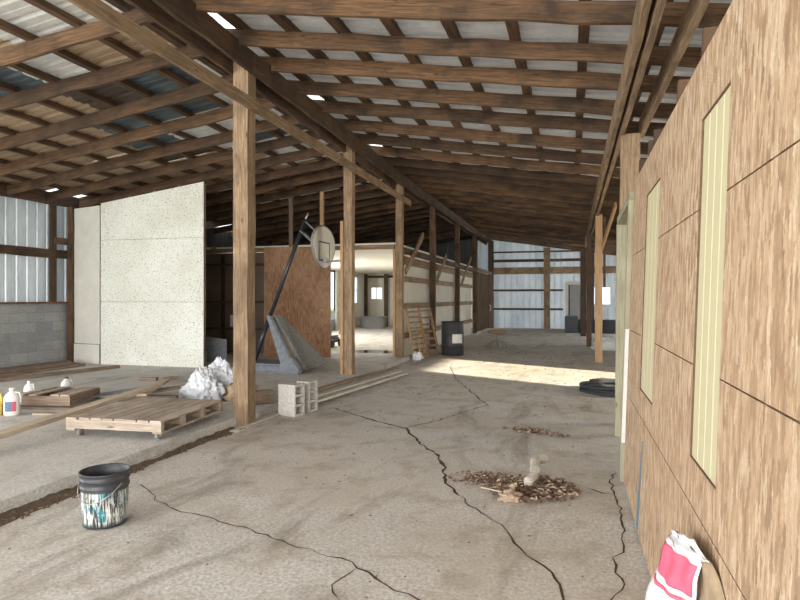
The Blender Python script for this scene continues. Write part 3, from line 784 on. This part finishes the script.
for z in (.74, 1.25, 1.83):
    y0 = -1.5
    for a, b_, c_, d_ in wins+[(5.08, 9, 0, 9)]:
        hit = c_ < z < d_
        if not hit: continue
        bar(bm, (wx(z)-.395+.016, y0, z), (wx(z)-.395+.016, a, z), .002, .04); y0 = b_
link('seam_backing', bm, M_osbedge, wall)
for k, (a, b_, c_, d_) in enumerate(wins):
    t = bpy.data.objects.new('window_%d' % (k+4), None); COL.objects.link(t); t['kind'] = 'structure'; t.location = (wx(c_), (a+b_)/2, c_)
    bm = bmesh.new(); n = 4; W = b_-a-.012
    off = .007
    for i in range(n):
        y0 = -W/2+W*i/n; y1 = y0+W/n
        pr = [(0, y0+.004), (0, y1-.008), (.008, y1-.004), (.008, y1), (.02, y1), (.02, y0), (.008, y0)]
        dz = d_-c_
        A = [bm.verts.new((off+p[0], p[1], .004)) for p in pr]; B = [bm.verts.new((off+p[0]+.034*dz, p[1], dz-.004)) for p in pr]
        bm.faces.new(A); bm.faces.new(B[::-1])
        for q in range(len(pr)): bm.faces.new((A[q], B[q], B[(q+1) % len(pr)], A[(q+1) % len(pr)]))
    link('infill_panel', bm, M_foam, t)
    bm = bmesh.new(); lean = .034*(d_-c_)
    for y in (a-(a+b_)/2+.003, b_-(a+b_)/2-.003):
        bar(bm, (.016, y, 0), (.016+lean, y, d_-c_), .005, .03, (1, 0, 0))
    bar(bm, (.016+lean, a-(a+b_)/2, d_-c_-.003), (.016+lean, b_-(a+b_)/2, d_-c_-.003), .03, .005); bar(bm, (.016, a-(a+b_)/2, .002), (.016, b_-(a+b_)/2, .002), .03, .004)
    link('reveal', bm, M_osbedge, t)
# frame past the wall end
tag(board('door_jamb', (.43, 5.25, 0), (.50, 5.25, 2.30), .11, .09, W_jamb, up=(0, 1, 0)), 'greenish weathered jamb at the far end of the strand board wall', 'jamb')
tag(board('door_head', (.50, 5.2, 2.33), (.52, 6.9, 2.33), .10, .07, W_jamb), 'pale head board above the doorway past the strand board wall', 'board')
tag(board('door_jamb', (.50, 6.95, 0), (.52, 6.95, 2.30), .10, .09, W_jamb, up=(0, 1, 0)), 'far jamb of the doorway just before the wide old post', 'jamb')
tag(board('white_strip', (.398, 5.13, .34), (.43, 5.13, 1.25), .035, .03, M_label, up=(0, 1, 0)), 'short white metal strip fixed to the far end of the strand board wall', 'strip')
bm = bmesh.new()
z0, z1 = .05, .62
V = [bm.verts.new(p) for p in ((wx(z0)-.003, 4.02, z0), (wx(z0)-.003, 4.12, z0), (wx(z1)-.003, 3.96, z1), (wx(z1)-.003, 3.94, z1))]
bm.faces.new(V); bm.faces.ensure_lookup_table()
r_ = bmesh.ops.extrude_face_region(bm, geom=bm.faces[:]); bmesh.ops.translate(bm, verts=[e for e in r_['geom'] if isinstance(e, bmesh.types.BMVert)], vec=(.002, 0, 0))
bs = link('blue_streak', bm, M_bluep, None); tag(bs, 'narrow blue paint streak on the strand board wall', 'paint mark')

# ------------------------------------------------------------------ bucket
bk = thing('bucket', 'black open bucket with teal and white paint streaks on the floor', 'bucket', (-2.99, 3.30, 0)); bk.scale = (.94, .94, .97)
bm = bmesh.new(); lathe(bm, [(.002, .004), (.135, .004), (.143, .012), (.150, .12), (.154, .25), (.155, .262), (.1545, .264), (.147, .262), (.144, .12), (.135, .02), (.002, .018)], 40); link('bucket_body', bm, M_bucket, bk)
bm = bmesh.new(); lathe(bm, [(.155, .262), (.163, .265), (.163, .272), (.157, .278), (.158, .315), (.165, .318), (.166, .326), (.161, .329), (.163, .356), (.169, .359), (.169, .367), (.163, .370), (.156, .366), (.152, .27), (.155, .262)], 40); link('bucket_rim', bm, M_char, bk)
bm = bmesh.new()
tube(bm, [(.17*math.cos(a), .17*math.sin(a), .30-.115*math.sin((t/14)*math.pi)) for t in range(15) for a in [R(200)+R(150)*t/14]], .0035, 6); link('bail', bm, M_metal, bk)
bm = bmesh.new(); lathe(bm, [(.002, .03), (.14, .03), (.142, .034), (.002, .036)], 24); link('sludge', bm, M_soil, bk)

# ------------------------------------------------------------------ pallet dolly
dl = thing('pallet_dolly', 'low wooden pallet on caster wheels parked on the slab', 'pallet', (-4.43, 5.55, .1), R(5))
HW, HD = .53, .62
for k in range(8):
    x = -HW+.064+k*(2*HW-.128)/7
    j = random.uniform(-.012, .012)
    board('deck_board', (x, -HD+j, .19), (x, HD+j, .19), .118, .02, W_grey, dl)
for y in (-HD+.025, -.2, .2, HD-.025): board('stringer', (-HW, y, .135), (HW, y, .135), .05, .09, W_grey, dl)
for x in (-HW+.05, HW-.05): board('bottom_board', (x, -HD, .08), (x, HD, .08), .1, .02, W_grey, dl)
for sx in (-1, 1):
    for sy in (-1, 1):
        x, y = sx*(HW-.09), sy*(HD-.09)
        bm = bmesh.new()
        box(bm, (x-.03, y-.04, .062), (x+.03, y+.04, .07)); box(bm, (x-.026, y-.015, .03), (x-.021, y+.015, .064)); box(bm, (x+.021, y-.015, .03), (x+.026, y+.015, .064))
        c_ = link('caster', bm, M_metal, dl)
        bm = bmesh.new(); tube(bm, [(x-.018, y, .034), (x+.018, y, .034)], .034, 18); link('wheel', bm, M_greyl, c_)

# ------------------------------------------------------------------ planks, crate and jugs on the slab
tag(board('plank', (-5.10, 3.4, .17), (-5.27, 6.75, .345), .14, .045, W_litwood, jit=.003), 'long plank slanting across the slab left of the pallet dolly, nearest one', 'plank')
tag(board('plank', (-5.12, 6.25, .30), (-5.72, 7.5, .30), .12, .03, W_litwood), 'shorter plank behind the pallet dolly crossing toward the bag', 'plank')
tag(board('plank', (-5.6, 6.30, .24), (-5.2, 7.35, .26), .14, .03, W_lumber), 'brown board end behind the pallet dolly under the crossing planks', 'plank')
tag(board('plank', (-6.3, 6.6, .17), (-5.85, 7.5, .20), .22, .015, M_grey), 'dark grey board lying between the crate and the planks', 'board')
bm = bmesh.new(); 
for z in (.12, .165, .21): bar(bm, (-5.6, 6.55, z), (-4.95, 6.72, z), .09, .04)
tag(link('support_block', bm, W_lumber), 'stack of short offcuts propping the plank ends', 'wood block')
cr = thing('wooden_crate', 'small brown slatted crate lying on the slab beside white jugs', 'crate', (-6.52, 6.38, .14), R(12))
board('side_rail', (-.37, -.32, .06), (.37, -.32, .06), .03, .12, W_lumber, cr); board('side_rail', (-.37, .32, .06), (.37, .32, .06), .03, .12, W_lumber, cr)
board('end_rail', (.36, -.3, .06), (.36, .3, .06), .03, .12, W_lumber, cr); board('end_rail', (-.36, -.3, .06), (-.36, .3, .06), .03, .12, W_lumber, cr)
for x in (-.30, -.12, .17, .30): board('slat', (x, -.34, .13), (x, .34, .13), .11, .018, W_grey, cr)
tag(board('plank', (-6.95, 5.95, .115), (-5.95, 6.1, .115), .12, .03, W_lumber), 'flat board under the front of the crate', 'plank')
tag(board('plank', (-6.9, 6.5, .115), (-5.9, 6.8, .115), .12, .03, W_lumber), 'flat board under the back of the crate', 'plank')
tag(board('plank', (-6.2, 5.72, .112), (-5.5, 5.9, .112), .10, .02, W_grey), 'thin pale board on the slab before the crate', 'plank')
def jug(loc, label, body, s=1, lab=False, rz=0, cap=M_blue):
    t = thing('jug', label, 'jug', loc, rz)
    bm = bmesh.new()
    lathe(bm, [(.001, 0), (.075*s, 0), (.085*s, .01*s), (.085*s, .19*s), (.07*s, .23*s), (.028*s, .27*s), (.025*s, .285*s), (.001, .285*s)], 20, oval=.75); link('jug_body', bm, body, t)
    bm = bmesh.new(); lathe(bm, [(.001, .285*s), (.03*s, .285*s), (.03*s, .31*s), (.001, .31*s)], 14); link('cap', bm, cap, t)
    bm = bmesh.new(); tube(bm, [(.03*s, 0, .26*s), (.075*s, 0, .255*s), (.09*s, 0, .2*s), (.088*s, 0, .14*s)], .011*s, 8); link('handle', bm, body, t)
    if lab:
        bm = bmesh.new(); prev = None
        for k in range(9):
            a = R(-90-42+84*k/8); r_ = .0865*s
            cur = [bm.verts.new((r_*math.cos(a), r_*.75*math.sin(a)-.001, .05*s)), bm.verts.new((r_*math.cos(a), r_*.75*math.sin(a)-.001, .16*s))]
            if prev: bm.faces.new((prev[0], cur[0], cur[1], prev[1])).material_index = 0 if k < 6 else 1
            prev = cur
        link('jug_label', bm, [M_blue, M_red], t)
jug((-6.44, 5.62, .1), 'white jug with a blue label beside the yellow jug', M_jug, 1.05, True, R(30), M_jug)
jug((-6.62, 5.56, .1), 'yellow jug cut by the left edge of the view', M_yellow, 1.0, False, 0, M_yellow)
jug((-7.15, 6.5, .1), 'bluish white jug standing behind the left end of the crate', M_jug, .85, False, R(10), M_label)
jug((-7.0, 6.98, .1), 'white jug standing behind the middle of the crate', M_jug, .85, False, R(60), M_char)
# lumber by the wall
for i, (x, z, y0, y1, lab) in enumerate(((-9.75, .13, 7.2, 10.1, 'lowest lumber board by the block wall, nearest the open slab'), (-9.98, .13, 7.0, 10.2, 'lowest lumber board in the middle of the pile by the block wall'), (-10.2, .13, 7.3, 10.25, 'lumber board lying tight against the block wall'),
                                         (-9.82, .18, 7.1, 9.9, 'upper lumber board on the front of the pile by the block wall'), (-10.08, .18, 7.1, 10.1, 'upper lumber board at the back of the pile by the block wall'))):
    tag(board('lumber_board', (x, y0, z), (x+random.uniform(-.04, .04), y1, z), .2, .045, W_lumber, jit=.002), lab, 'board', 'lumber pile by the block wall')
tag(board('lumber_board', (-9.25, 7.6, .13), (-8.75, 10.0, .13), .14, .05, W_lumber), 'lone slanting board on the slab before the lumber pile', 'board')
for i, (x, y, a, lab) in enumerate(((-6.9, 8.6, .3, 'left one of the small wood scraps on the slab before the white panel'), (-6.6, 8.75, 1.1, 'right one of the small wood scraps on the slab before the white panel'))):
    d = Vector((math.cos(a), math.sin(a), 0))*.14
    tag(board('wood_scrap', Vector((x, y, .13))-d, Vector((x, y, .13))+d, .1, .05, W_lumber), lab, 'wood scrap')

# ------------------------------------------------------------------ plastic bag
def blob(name, c, size, m, seed, amp=.25, sub=4, freq=2.6, flat=True, peak=0):
    bm = bmesh.new(); bmesh.ops.create_icosphere(bm, subdivisions=sub, radius=1)
    for v in bm.verts:
        p = v.co.copy(); n1 = noise.noise(p*freq+Vector((seed, 0, 0))); n2 = abs(noise.noise(p*freq*2.3+Vector((0, seed, 0))))
        k = 1+amp*n1-amp*.9*n2
        if peak: k += .17*abs(noise.noise(p*5+Vector((seed, 2, 0))))-.08+.10*abs(noise.noise(p*11+Vector((seed, 2, 0))))
        q = 1-peak*max(0, p.z)
        v.co = Vector((p.x*size[0]*q, p.y*size[1]*q, p.z*size[2]))*k
        if flat and v.co.z < -size[2]*.55: v.co.z = -size[2]*.55
    for f in bm.faces: f.smooth = True
    zmin = min(v.co.z for v in bm.verts); bmesh.ops.translate(bm, verts=bm.verts, vec=(0, 0, -zmin))
    o = link(name, bm, m); o.location = c; return o
o = blob('plastic_bag', (-4.86, 7.12, .1), (.34, .2, .30), M_bag, 3, .34, 5, 2.0, peak=.55); tag(o, 'crumpled white plastic bag on the slab behind the pallet dolly', 'bag')
o = blob('plastic_bag', (-4.78, 7.48, .1), (.40, .16, .36), M_bag, 9, .30, 5, 1.8, peak=.6); tag(o, 'taller grey white plastic bag slumped against the crumpled bag', 'bag')
o = blob('sack', (-4.35, 7.3, .1), (.24, .2, .16), M_brownpaper, 5, .4, 4); tag(o, 'brown sack behind the thick slab edge post', 'sack')
tag(board('wood_offcut', (-4.10, 7.0, .19), (-3.86, 7.25, .19), .16, .16, W_lumber), 'dark wood offcut lying right of the thick slab edge post', 'wood block')

# ------------------------------------------------------------------ concrete blocks
def cblock(loc, rz, label, W=.2, L=.2, H=.4):
    """a hollow block stood on end, cores open to +x"""
    t = thing('concrete_block', label, 'concrete block', loc, rz, 'hollow blocks at the slab edge')
    bm = bmesh.new()
    # web/face layout in (y,z), extruded on x
    def solid(y0, y1, z0, z1): box(bm, (-W/2, y0, z0), (W/2, y1, z1))
    n = 3; f_ = .028
    solid(-L/2, -L/2+f_, 0, H); solid(L/2-f_, L/2, 0, H)
    hs = (H-f_*(n+1))/n
    for i in range(n+1): solid(-L/2+f_, L/2-f_, i*(hs+f_), i*(hs+f_)+f_)
    bmesh.ops.remove_doubles(bm, verts=bm.verts, dist=.0005)
    link('block_shell', bm, M_cmu, t); return t
cblock((-3.46, 7.02, 0), R(-14), 'hollow concrete block stood on end at the slab edge, nearer one', .27, .2)
cblock((-3.39, 7.34, 0), R(-10), 'hollow concrete block stood on end at the slab edge, farther one', .2, .2)

# ------------------------------------------------------------------ long white boards at the slab edge
tag(board('trim_board', (-3.66, 5.92, .012), (-3.56, 7.9, .02), .05, .015, W_pale), 'thin white strip on the floor from the thick post to the blocks', 'board')
tag(board('trim_board', (-3.45, 7.65, .06), (-3.12, 11.3, .03), .1, .03, W_pale), 'white board beyond the blocks, rightmost on the floor', 'board')
tag(board('trim_board', (-3.60, 7.6, .09), (-3.30, 11.4, .05), .12, .03, W_pale), 'white board beyond the blocks, middle of the bundle', 'board')
tag(board('trim_board', (-3.72, 7.8, .13), (-3.45, 11.8, .08), .1, .03, W_lumber), 'brownish board beyond the blocks, leftmost of the bundle', 'board')
bm = bmesh.new(); box(bm, (-3.72, 5.93, .001), (-3.58, 6.2, .008)); tag(link('paper_scrap', bm, M_label), 'white scrap on the floor at the foot of the thick post', 'scrap')

# ------------------------------------------------------------------ basketball hoop
hp = thing('basketball_hoop', 'tipped portable basketball hoop with grey base and fan backboard on the slab', 'basketball hoop', (-5.6, 10.55, .1))
bm = bmesh.new()
tube(bm, [(-.40, 0, .19), (-.10, 0, .95)], .048, 14); link('lower_pole', bm, M_bluepole, hp)
bm = bmesh.new(); tube(bm, [(-.11, 0, .92), (.68, 0, 2.88)], .038, 14); link('upper_pole', bm, M_bluepole, hp)
for dy in (-.08, .04):
    bm = bmesh.new(); tube(bm, [(.62, dy, 2.68), (1.05, dy, 2.30)], .018, 8); link('brace_arm', bm, M_grey, hp)
bm = bmesh.new(); tube(bm, [(.72, -.06, 2.9), (.76, -.02, 3.02)], .02, 8); link('pole_tip', bm, M_metal, hp)
bm = bmesh.new(); tube(bm, [(.70, -.02, 2.86), (1.05, -.02, 2.55)], .018, 8); link('brace_arm', bm, M_grey, hp)
# fan backboard in the YZ plane, facing +X
def fan(W, H):
    pts = []
    for i in range(24):
        a = 2*math.pi*i/24
        y = W/2*math.cos(a); z = H/2*math.sin(a)
        sx_ = 1+.08*math.sin(a)
        if z < 0: y *= .92
        pts.append((y*sx_, z))
    return pts
bbz = 2.36
bm = bmesh.new(); prism(bm, [(y, z+bbz) for y, z in fan(1.08, .80)], 0, 1.05, 1.08); bb = link('backboard', bm, M_white, hp)
bm = bmesh.new(); ff = fan(1.08, .80); tube(bm, [(1.065, y, z+bbz) for y, z in ff+[ff[0]]], .02, 8, cap=False); link('backboard_rim', bm, M_greyl, bb)
bm = bmesh.new()
for a, b_, c_, d_ in ((-.26, .26, .08, .105), (-.26, -.235, -.24, .08), (.235, .26, -.24, .08), (-.26, .26, -.265, -.24)): box(bm, (1.081, a, bbz+c_), (1.084, b_, bbz+d_))
link('target_square', bm, M_char, bb)
bm = bmesh.new(); tube(bm, [(1.08+.26+.20*math.cos(2*math.pi*k/24), .20*math.sin(2*math.pi*k/24), bbz-.26) for k in range(25)], .011, 8, cap=False); link('hoop_rim', bm, M_metal, hp)
bm = bmesh.new(); box(bm, (1.08, -.07, bbz-.30), (1.15, .07, bbz-.22)); link('rim_bracket', bm, M_metal, hp)
# base: low tank and the tipped trapezoid shell leaning on it
bm = bmesh.new(); prism(bm, [(-.55, -.42), (.42, -.5), (.5, -.2), (.45, .35), (-.55, .3)], 2, 0, .17)
bmesh.ops.bevel(bm, geom=list(bm.edges), offset=.035, segments=3, affect='EDGES'); link('base_tank', bm, M_grey, hp)
def plate(bm, q, th):
    q = [Vector(p) for p in q]; n_ = (q[1]-q[0]).cross(q[3]-q[0]).normalized()
    A = [bm.verts.new(p) for p in q]; B = [bm.verts.new(p-n_*th) for p in q]
    bm.faces.new(A); bm.faces.new(B[::-1])
    for k in range(len(q)): bm.faces.new((A[k], B[k], B[(k+1) % len(q)], A[(k+1) % len(q)]))
bm = bmesh.new(); plate(bm, [(.0, -.05, 1.02), (.08, .12, 1.02), (.86, .56, .06), (.80, -.42, .04)], .10)
bmesh.ops.bevel(bm, geom=list(bm.edges), offset=.03, segments=3, affect='EDGES'); link('base_shell', bm, M_greyl, hp)
bm = bmesh.new(); plate(bm, [(-.04, -.10, 1.04), (.07, -.12, 1.04), (.78, -.50, .10), (.48, -.50, .12)], .09)
bmesh.ops.bevel(bm, geom=list(bm.edges), offset=.02, segments=2, affect='EDGES'); link('base_strut', bm, M_grey, hp)
bm = bmesh.new(); prism(bm, [(.38, 0), (.84, 0), (.87, .10), (.72, .30), (.50, .30)], 1, -.60, -.46)
bmesh.ops.bevel(bm, geom=list(bm.edges), offset=.025, segments=2, affect='EDGES'); link('base_foot', bm, M_grey, hp)
bm = bmesh.new()
for k in range(10):
    t = .12+k*.085
    a = Vector((.0, -.05, 1.02)).lerp(Vector((.80, -.42, .04)), t)+Vector((.012, 0, .012)); b_ = Vector((.08, .12, 1.02)).lerp(Vector((.86, .56, .06)), t)+Vector((.012, 0, .012))
    a, b_ = a.lerp(b_, .12), b_.lerp(a, .12)
    bar(bm, a, b_, .022, .012)
link('base_ribs', bm, M_greyl, hp)

# ------------------------------------------------------------------ slatted racks at the corner post
def rack(loc, rz, tilt, label, W, H, nb):
    t = thing('slatted_rack', label, 'rack', loc, rz); t.rotation_euler = (tilt, 0, rz)
    for x in (-W/2, W/2): board('rail', (x, 0, 0), (x, 0, H), .05, .035, W_new, t, up=(0, 1, 0))
    for k in range(nb):
        z = .08+(H-.16)*k/(nb-1); board('slat', (-W/2, -.03, z), (W/2, -.03, z), .018, .045, W_post, t)
rack((-3.66, 14.55, 0), R(78), R(-10), 'tall slatted wooden rack leaning on the wall beside the corner post', .62, 1.25, 9)
rack((-3.46, 15.25, 0), R(68), R(-14), 'narrow slatted wooden rack leaning on the tall rack', .5, 1.28, 7)
tag(board('plank', (-3.55, 14.2, .02), (-3.82, 14.9, .75), .12, .03, W_new, up=(1, 0, 0)), 'short sunlit board leaning at the foot of the corner post', 'plank')
o = blob('paper_bag', (-3.6, 14.05, 0), (.14, .12, .13), M_bagpaper, 4, .5, 4); tag(o, 'small crumpled white bag at the foot of the corner post', 'bag')

# ------------------------------------------------------------------ barrel
br_ = thing('barrel', 'dark plastic barrel with a white label by the stud wall', 'barrel', (-3.02, 15.55, 0))
bm = bmesh.new(); lathe(bm, [(.001, 0), (.27, 0), (.29, .02), (.29, .24), (.305, .26), (.29, .28), (.29, .58), (.305, .60), (.29, .62), (.285, .84), (.27, .86), (.25, .86), (.25, .84), (.001, .84)], 36); link('barrel_body', bm, M_char, br_)
bm = bmesh.new(); prev = None
for k in range(9):
    a = R(-80+56*k/8); cur = [bm.verts.new((.296*math.cos(a), .296*math.sin(a), .33)), bm.verts.new((.296*math.cos(a), .296*math.sin(a), .56))]
    if prev: bm.faces.new((prev[0], cur[0], cur[1], prev[1]))
    prev = cur
link('barrel_label', bm, M_label, br_)
bm = bmesh.new(); lathe(bm, [(.26, .85), (.305, .85), (.305, .885), (.26, .885), (.26, .85)], 36); link('locking_ring', bm, M_blackm, br_)

# ------------------------------------------------------------------ stool
stl = thing('work_stool', 'low round stool with wooden seat and chrome star legs in the hall', 'stool', (-2.16, 18.1, 0))
bm = bmesh.new(); lathe(bm, [(.001, .46), (.27, .46), (.30, .475), (.30, .50), (.28, .52), (.001, .52)], 28); link('seat', bm, W_new, stl)
bm = bmesh.new(); tube(bm, [(0, 0, .12), (0, 0, .46)], .022, 10); link('column', bm, M_metal, stl)
for k in range(5):
    a = R(72*k+20); bm = bmesh.new(); tube(bm, [(0, 0, .22), (.15*math.cos(a), .15*math.sin(a), .21), (.27*math.cos(a), .27*math.sin(a), .12), (.30*math.cos(a), .30*math.sin(a), .03)], .014, 8); lg = link('leg', bm, M_metal, stl)
    bm = bmesh.new(); bmesh.ops.create_uvsphere(bm, u_segments=10, v_segments=8, radius=.026, matrix=Matrix.Translation((.30*math.cos(a), .30*math.sin(a), .026))); link('caster', bm, M_metal, lg)

# ------------------------------------------------------------------ coil, white sack, rags
bm = bmesh.new(); pts = []
for k in range(150):
    a = 2*math.pi*k/34; r_ = .46+.05*math.sin(k*.11); pts.append((r_*math.cos(a)+.02*math.sin(k*.5), r_*.95*math.sin(a), .03+.028*(k/34)+.006*math.sin(k*.7)))
tube(bm, pts, .026, 10); cc = link('hose_coil', bm, M_rubber); cc.location = (.62, 10.0, 0); tag(cc, 'coiled black hose on the floor past the doorway', 'hose')
o = blob('feed_sack', (1.15, 18.4, 0), (.62, .3, .24), M_bagpaper, 12, .45, 4, 1.6); tag(o, 'white sack slumped on the floor behind the orange brown post', 'sack')
# dry leaf patches
def leaves(name, label, cx, cy, rx, ry, n, hgt, mats, sizes=(.012, .035), rot=0):
    bm = bmesh.new()
    for k in range(n):
        a = random.uniform(0, 2*math.pi); q = random.random()**.75
        x, y = q*rx*math.cos(a), q*ry*math.sin(a); xr = x*math.cos(rot)-y*math.sin(rot)+cx; yr = x*math.sin(rot)+y*math.cos(rot)+cy
        z = random.random()*hgt*(1-q)+.004
        s_ = random.uniform(*sizes); rotm = Matrix.Rotation(random.uniform(0, 6.28), 4, 'Z') @ Matrix.Rotation(random.uniform(-.9, .9), 4, 'X') @ Matrix.Rotation(random.uniform(-.5, .5), 4, 'Y')
        el = random.uniform(.25, .8); P = [(-1, 0, 0), (0, -el, .25), (1, 0, 0), (0, el, .25)]
        if random.random() < .12: P = [(-1.8, 0, 0), (0, -.08, 0), (1.8, 0, 0), (0, .08, .05)]
        V = [bm.verts.new(rotm @ Vector(p)*s_+Vector((xr, yr, z+s_*.4))) for p in P]
        f1 = bm.faces.new((V[0], V[1], V[2])); f2 = bm.faces.new((V[0], V[2], V[3])); mi = 1 if random.random() < .35 else 0; f1.material_index = f2.material_index = mi
    # crumb mound
    m_ = Matrix.Translation((cx, cy, -.02)) @ Matrix.Rotation(rot, 4, 'Z') @ Matrix.Diagonal((rx*.6, ry*.55, hgt*.7+.02, 1))
    r0 = bmesh.ops.create_icosphere(bm, subdivisions=4, radius=1, matrix=m_)
    for v in r0['verts']:
        v.co.z = max(-.002, v.co.z*(1+.6*noise.noise(v.co*11))); v.co += Vector((noise.noise(v.co*6), noise.noise(v.co*6+Vector((9, 0, 0))), 0))*.07
        if v.co.z < .006: v.co.z = -.002
    return tag(link(name, bm, mats), label, 'leaf litter', kind='stuff')
random.seed(21)
leaves('leaf_litter', 'heap of dry brown leaves and straw around the rag on the floor', -.30, 4.80, .36, .33, 1000, .05, [M_leaf, M_leaf2], rot=R(14))
leaves('leaf_litter', 'thin scatter of dry leaves left of the rag heap', -.70, 4.95, .30, .22, 480, .03, [M_leaf, M_leaf2], (.008, .022), rot=R(0))
leaves('leaf_litter', 'thin straw patch on the floor beyond the rag heap', -.40, 6.85, .40, .14, 260, .012, [M_leaf, M_leaf2], (.01, .03), rot=R(-20))
# twisted rag rising out of the heap
bm = bmesh.new(); pts = []; rs = []
for k in range(26):
    t = k/25
    pts.append((-.34+.10*t+.025*math.sin(t*7), 4.76+.64*t, .05+.075*math.sin(t*math.pi*.75))); rs.append((.036+.004*math.sin(t*23)+(.018*max(0, t-.75)/.25))*(.6 if k in (0, 25) else 1))
tube(bm, pts, rs, 14)
for v in bm.verts: v.co += Vector((noise.noise(v.co*30), noise.noise(v.co*30+Vector((5, 0, 0))), noise.noise(v.co*30+Vector((0, 7, 0)))))*.011
rg = link('twisted_rag', bm, M_cloth); tag(rg, 'twisted dusty grey rag sticking up from the leaf heap', 'rag')
o = blob('work_glove', (-.44, 4.50, 0), (.095, .075, .045), M_leather, 2, .6, 4, 2.4); tag(o, 'crumpled tan leather scrap at the front of the leaf heap', 'glove')
tag(board('stick', (-.68, 4.66, .03), (-.47, 4.55, .035), .012, .008, M_leaf2), 'pale split stick poking left from the leaf heap', 'stick')

# ------------------------------------------------------------------ printed paper feed bag leaning on the wall at lower right
fb = thing('paper_feed_bag', 'torn white and pink paper feed bag standing against the strand board wall', 'bag', (.335, 2.32, 0))
def cloth_grid(fn, nu, nv, m, name, parent, th=.003):
    bm = bmesh.new(); g = [[bm.verts.new(fn(i/nu, j/nv)) for i in range(nu+1)] for j in range(nv+1)]
    for j in range(nv):
        for i in range(nu): bm.faces.new((g[j][i], g[j][i+1], g[j+1][i+1], g[j+1][i])).smooth = True
    o = link(name, bm, m, parent)
    s_ = o.modifiers.new('thickness', 'SOLIDIFY'); s_.thickness = th; s_.offset = 0
    return o
def feedbag():
    # rows of the front face from the floor up to the torn mouth, x to the wall, -y toward the viewer (bag foot at 0,0,0)
    L = [(-.13, .03, 0), (-.085, .0, .40), (-.05, .0, .53), (.0, .0, .655), (.016, .0, .68)]
    Rr = [(.05, -.42, 0), (.060, -.38, .40), (.045, -.20, .52), (.048, -.28, .68), (.055, -.33, .71)]
    def lerp_rows(rows, v):
        q = v*(len(rows)-1); i = min(int(q), len(rows)-2); return Vector(rows[i]).lerp(Vector(rows[i+1]), q-i)
    def front(u, v, lift=0.0):
        a, b_ = lerp_rows(L, v), lerp_rows(Rr, v)
        p = a.lerp(b_, u); bulge = .028*math.sin(u*math.pi)*(1-.4*v)+.006*math.sin(u*17+v*9)+.008*math.sin(v*21-u*6)
        return p+Vector((-.75, -.66, 0))*(bulge+lift)
    cloth_grid(lambda u, v: front(u, v), 16, 24, M_bagpaper, 'front_sheet', fb)
    cloth_grid(lambda u, v: front(.03+.92*u, .52+.20*v, .004), 12, 10, M_pink, 'pink_panel', fb)
    cloth_grid(lambda u, v: front(.05+.80*u, .46+.022*v-.0*u, .006), 12, 2, M_pink, 'pink_line', fb)
    cloth_grid(lambda u, v: front(.0+1.02*u, .73+.05*v, .006), 12, 2, M_bagpaper, 'top_hem', fb)
    def flap(u, v):   # torn mouth folded toward the wall
        a = front(.15+.85*u, 1.0-.06*v); return a+Vector((.012*v, -.02*v, .035*v*math.sin(u*3.0)+.008*math.sin(u*13)))
    cloth_grid(flap, 12, 6, M_bagpaper, 'torn_flap', fb)
    def side(u, v):
        a = lerp_rows(Rr, v); return Vector((a.x+.006+.03*u+.008*math.sin(v*13+u*5), a.y-.32*u*(1-.25*v)+.012*math.sin(v*9), a.z*(1-.16*u)))
    cloth_grid(side, 8, 18, M_brownpaper, 'kraft_side', fb)
    def back(u, v):
        a = lerp_rows(L, v).lerp(lerp_rows(Rr, v), u); return Vector((a.x+.045*(1-v)+.012, a.y+.04*(1-u), a.z*.97))
    cloth_grid(back, 8, 10, M_brownpaper, 'back_sheet', fb)
    def fold(u, v):   # folded strip hanging below the pink panel
        return front(.30+.62*u, .30+.12*u+.085*v, .014+.010*math.sin(u*5))
    cloth_grid(fold, 10, 4, M_bagpaper, 'folded_strip', fb)
    cloth_grid(lambda u, v: front(.32+.42*u, .33+.12*u+.022*v, .026), 8, 2, M_red, 'red_stripe', fb)
    bm = bmesh.new()
    for u, v in ((.42, .27), (.55, .30), (.68, .29), (.50, .20), (.63, .21)):
        p = front(u, v, .006); bar(bm, p, p+Vector((.022, -.024, 0)), .004, .02)
    link('printed_marks', bm, M_char, fb)
feedbag()

# ------------------------------------------------------------------ small litter chips on the floor
random.seed(33)
bm = bmesh.new()
for k in range(520):
    x, y = random.uniform(-3.5, .3), random.uniform(2.6, 17); s_ = random.uniform(.002, .0035+.0009*y)
    r0 = bmesh.ops.create_icosphere(bm, subdivisions=1, radius=s_, matrix=Matrix.Translation((x, y, s_*.3)) @ Matrix.Rotation(random.random()*3, 4, 'Z') @ Matrix.Diagonal((random.uniform(.8, 2.5), 1, .5, 1)))
tag(link('floor_crumbs', bm, M_soil), 'dark crumbs and chips scattered over the open concrete floor', 'crumbs', kind='stuff')
